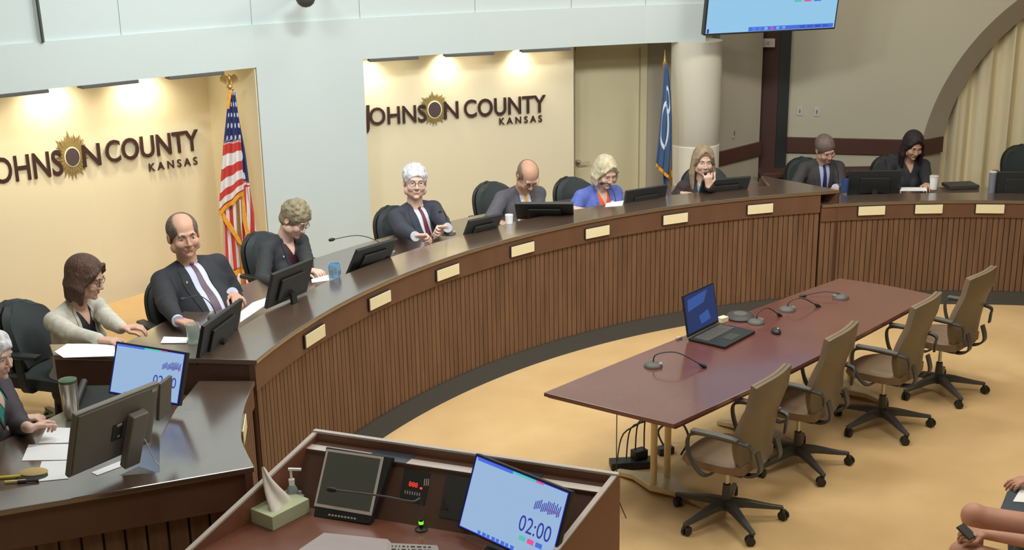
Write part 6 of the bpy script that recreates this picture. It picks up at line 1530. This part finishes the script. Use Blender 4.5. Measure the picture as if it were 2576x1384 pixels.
# ------------------------------------------------------------------ audience at the lower right corner
def audience():
    z0 = .47
    kn = atz(2442, 1292, .60); root = thing('person', 'seated person at lower right corner, bare legs, striped garment, holding a phone', 'person', (kn.x + .35, kn.y - .1, 0))
    inv = root.matrix_basis.inverted(); q = lambda px, py, z: np.array(inv @ atz(px, py, z))
    K = q(2450, 1300, .58); Hp = q(2680, 1345, .52); K2 = q(2420, 1392, .56); H2 = q(2660, 1460, .5)
    wr = q(2480, 1345, .66); el = q(2640, 1372, .72); tip = q(2432, 1338, .67)
    sc_ = np.array(inv @ Vector((2.74, 5.50, 1.0))); hc_ = np.array(inv @ Vector((2.67, 5.52, 1.235))); sh = sc_ + V3(0, -.17, -.02); sh2 = sc_ + V3(0, .17, -.02); el2 = sh2 + V3(.06, .08, -.26); wr2 = Hp + V3(-.08, .03, .10); hm_ = rotm(R_(90), R_(12), 0)
    pts = [K, Hp, K2, H2, wr, el, tip, sh, sh2, el2, wr2, hc_ + .05]; lo = np.min(pts, 0) - .16; hi = np.max(pts, 0) + .16; lo[2] = 0.03
    f = Field(lo, hi, .0065)
    f.cap(Hp, K, .082, .060, k=0); f.cap(H2, K2, .082, .060, k=.02); f.ell(K + V3(0, 0, .01), V3(.062, .06, .06), k=.02)
    f.cap(K, V3(K[0] + .03, K[1], .10), .056, .036, k=.015); f.cap(K2, V3(K2[0] + .03, K2[1], .10), .056, .036, k=.015)
    f.cap(V3(K[0] + .03, K[1], .08), V3(K[0] - .10, K[1] + .01, .06), .034, .026, k=.015); f.cap(V3(K2[0] + .03, K2[1], .08), V3(K2[0] - .10, K2[1] + .01, .06), .034, .026, k=.015)
    f.cap(sh2, el2, .045, .036, k=.01); f.cap(el2, wr2, .036, .025, k=.01); hand_prims(f, wr2, V3(-1, 0, -.15), V3(0, 0, -1), 1.0, -1, curl=.4)
    f.ell(sc_ + V3(.0, 0, -.12), V3(.08, .13, .16), k=.03); f.cap(sc_, hc_ + V3(.02, 0, -.06), .055, .05, k=.02); head_prims(f, hc_, hm_, 1.0)
    f.cap(sh, el, .045, .036, k=.01); f.cap(el, wr, .036, .025, k=.01); d = tip - wr; hand_prims(f, wr, d, V3(.1, -.3, .9) * -1, 1.0, 1, curl=.9)
    body = link('body', f.mesh('body'), skin('l', srgb(196, 146, 124)), root, world=False, smooth=True)
    g = Field(np.minimum(np.minimum(Hp, H2), sc_) - .3, np.maximum(np.maximum(Hp, H2), sc_) + .3, .01)
    g.cap(Hp + (K - Hp) * .30, Hp + V3(.1, 0, 0), .092, .11, k=0); g.cap(H2 + (K2 - H2) * .30, H2 + V3(.1, 0, 0), .092, .11, k=.03); g.cap((Hp + H2) / 2 + V3(.08, 0, .02), sc_ + V3(.02, 0, -.12), .15, .13, k=.05); g.ell(sc_ + V3(.01, 0, -.07), V3(.11, .19, .10), k=.04); g.cap(sh, sh + (el - sh) * .5, .062, .055, k=.02); g.cap(sh2, sh2 + (el2 - sh2) * .5, .062, .055, k=.02); g.cap(sc_ + V3(-.02, 0, .03), hc_, .07, .06, k=.01, sub=True)
    m = mat('striped_cloth', srgb(120, 84, 100), .8); nt = m.node_tree; w = nt.nodes.new('ShaderNodeTexWave'); w.inputs['Scale'].default_value = 9; w.inputs['Distortion'].default_value = 1.5
    tc = nt.nodes.new('ShaderNodeTexCoord'); nt.links.new(tc.outputs['Object'], w.inputs[0]); r = nt.nodes.new('ShaderNodeValToRGB'); r.color_ramp.elements[0].position = .72; r.color_ramp.elements[0].color = (*srgb(112, 78, 96), 1); r.color_ramp.elements[1].position = .8; r.color_ramp.elements[1].color = (*srgb(206, 186, 190), 1)
    nt.links.new(w.outputs['Fac'], r.inputs[0]); nt.links.new(r.outputs[0], nt.nodes['Principled BSDF'].inputs['Base Color'])
    link('striped_garment', g.mesh('garment'), m, root, world=False, smooth=True)
    def cap_hair(root_, hc, m, nm):
        g_ = Field(hc - .22, hc + .22, .007); M_ = hm_; g_.ell(hc + M_ @ V3(0, -.014, .042), V3(.088, .108, .098), M=M_, k=0); g_.ell(hc + M_ @ V3(0, -.05, -.05), V3(.078, .06, .09), M=M_, k=.02); g_.ell(hc + M_ @ V3(0, .125, -.045), V3(.105, .10, .11), M=M_, k=.015, sub=True); link('hair', g_.mesh('hair'), mat(nm, m, .7, noise=.25, nscale=30), root_, world=False, smooth=True)
        Hm_ = Matrix.Translation(Vector(hc)) @ Matrix([list(r) for r in M_]).to_4x4(); e_ = MB(); [e_.ell((q_ * .031, .079, .006), (.012, .010, .008), 12, M=Hm_) for q_ in (-1, 1)]; e_.build('eyes', mat('iris_dark', srgb(58, 48, 44), .3), root_, world=False, smooth=True)
    cap_hair(root, hc_, srgb(120, 100, 84), 'hair_audience')
    pt = atz(2431, 1338, .68); th_ = thing('phone', 'dark phone held low at the lower right corner', 'phone', pt)
    m_ = MB(); M = Matrix.Translation(pt) @ Matrix.Rotation(.7, 4, 'Z') @ Matrix.Rotation(.5, 4, 'X'); m_.box((0, 0, 0), (.065, .085, .010), M=M); m_.build('casing', M_black, th_, bevel=.003)
    m_ = MB(); m_.box((0, 0, .0056), (.058, .078, .001), M=M); m_.build('screen', M_dark, th_); m_ = MB(); m_.box((.022, -.035, .0066), (.012, .012, .0015), M=M); m_.build('button', M_rim, th_)
    cs = thing('stacking_chair', 'grey seat under the seated person at the lower right corner', 'chair', root.location)
    c0 = np.array(root.location) + (Hp + H2) / 2; m_ = MB(); m_.box((c0[0] + .1, c0[1], .38), (.5, .5, .05)); m_.build('seat', M_grey, cs, bevel=.02)
    for a in (-.2, .2):
        for b in (-.2, .2): m_ = MB(); m_.tube([(c0[0] + .1 + a, c0[1] + b, 0), (c0[0] + .1 + a * .9, c0[1] + b * .9, .36)], .011, 8); m_.build('leg', M_chrome, cs)
    # binder with a paper, on the lap of the neighbour
    z = .61; B_ = [atz(px, py, z) for px, py in ((2513, 1288), (2534, 1235), (2640, 1215), (2640, 1300))]
    bd = thing('binder', 'dark slate binder with a white sheet, held at the right edge', 'binder', sum(B_, Vector()) / 4)
    m_ = MB(); m_.prism([(v.x, v.y) for v in B_], z - .03, z); m_.build('cover', mat('binder_slate', srgb(52, 66, 76), .6), bd, bevel=.003)
    S_ = [atz(px, py, z + .003) for px, py in ((2548, 1262), (2572, 1222), (2640, 1215), (2640, 1268))]; m_ = MB(); m_.prism([(v.x, v.y) for v in S_], z + .001, z + .004); m_.build('paper', M_paper, bd)
    # neighbour: knees and hand under the binder
    r2_ = thing('person', 'person at right edge, only a hand and lap under the binder showing', 'person', (B_[2].x, B_[2].y, 0)); inv2 = r2_.matrix_basis.inverted(); q2 = lambda px, py, z: np.array(inv2 @ atz(px, py, z))
    a = q2(2590, 1262, .50); b = q2(2760, 1280, .50); w2 = q2(2600, 1205, .66); e2 = q2(2680, 1190, .72); sc2 = np.array(inv2 @ Vector((3.10, 6.24, 1.0))); hc2 = np.array(inv2 @ Vector((3.03, 6.26, 1.235))); pts = [a, b, w2, e2, sc2, hc2]; f = Field(np.min(pts, 0) - .3, np.max(pts, 0) + .3, .0075)
    f.cap(e2, w2, .036, .026, k=0); f.cap(e2, sc2 + V3(0, -.16, -.02), .04, .05, k=.02); hand_prims(f, w2, q2(2560, 1212, .65) - w2, V3(0, 0, -1), 1, -1, curl=.5); f.cap(sc2 - V3(-.02, 0, .1), b + V3(.05, .1, 0), .07, .07, k=.03); f.cap(b, a + (b - a) * .2, .07, .05, k=.02); f.cap(sc2, hc2 + V3(.02, 0, -.06), .055, .05, k=.02); head_prims(f, hc2, hm_, 1.0)
    link('body', f.mesh('body'), skin('l', srgb(196, 146, 124)), r2_, world=False, smooth=True)
    g = Field(np.minimum(b, sc2) - .3, np.maximum(b, sc2) + .3, .011); g.cap(b + V3(.05, .1, .05), sc2 + V3(.02, 0, -.12), .15, .13, k=0); g.ell(sc2 + V3(.01, 0, -.07), V3(.11, .19, .10), k=.04); g.cap(sc2 + V3(0, -.16, -.02), (sc2 + V3(0, -.16, -.02) + e2) / 2, .062, .055, k=.02); g.cap(sc2 + V3(0, .16, -.02), sc2 + V3(-.06, .2, -.28), .062, .055, k=.02); g.cap(sc2 + V3(-.06, .2, -.28), sc2 + V3(-.06, .10, -.44), .055, .045, k=.02); g.cap(sc2 + V3(-.02, 0, .03), hc2, .07, .06, k=.01, sub=True)
    link('sweater', g.mesh('sweater'), mat('sweater_slate', srgb(84, 96, 104), .85), r2_, world=False, smooth=True); cap_hair(r2_, hc2, srgb(70, 56, 48), 'hair_neighbour')
    g = Field(np.minimum(a, b) - V3(.25, .3, .6), np.maximum(a, b) + V3(.25, .5, .25), .01); g.cap(a + V3(-.0, 0, -.03), b + V3(0, 0, -.03), .075, .10, k=0); g.cap(a + V3(0, 0, -.03), V3(a[0], a[1], .1), .07, .05, k=.02); g.cap(a + V3(.05, .2, -.03), b + V3(0, .2, -.03), .075, .10, k=.02); g.cap(a + V3(.05, .2, -.03), V3(a[0] + .05, a[1] + .2, .1), .07, .05, k=.02)
    link('trousers', g.mesh('trousers'), mat('trousers_slate', srgb(70, 86, 92), .8), r2_, world=False, smooth=True)
audience()
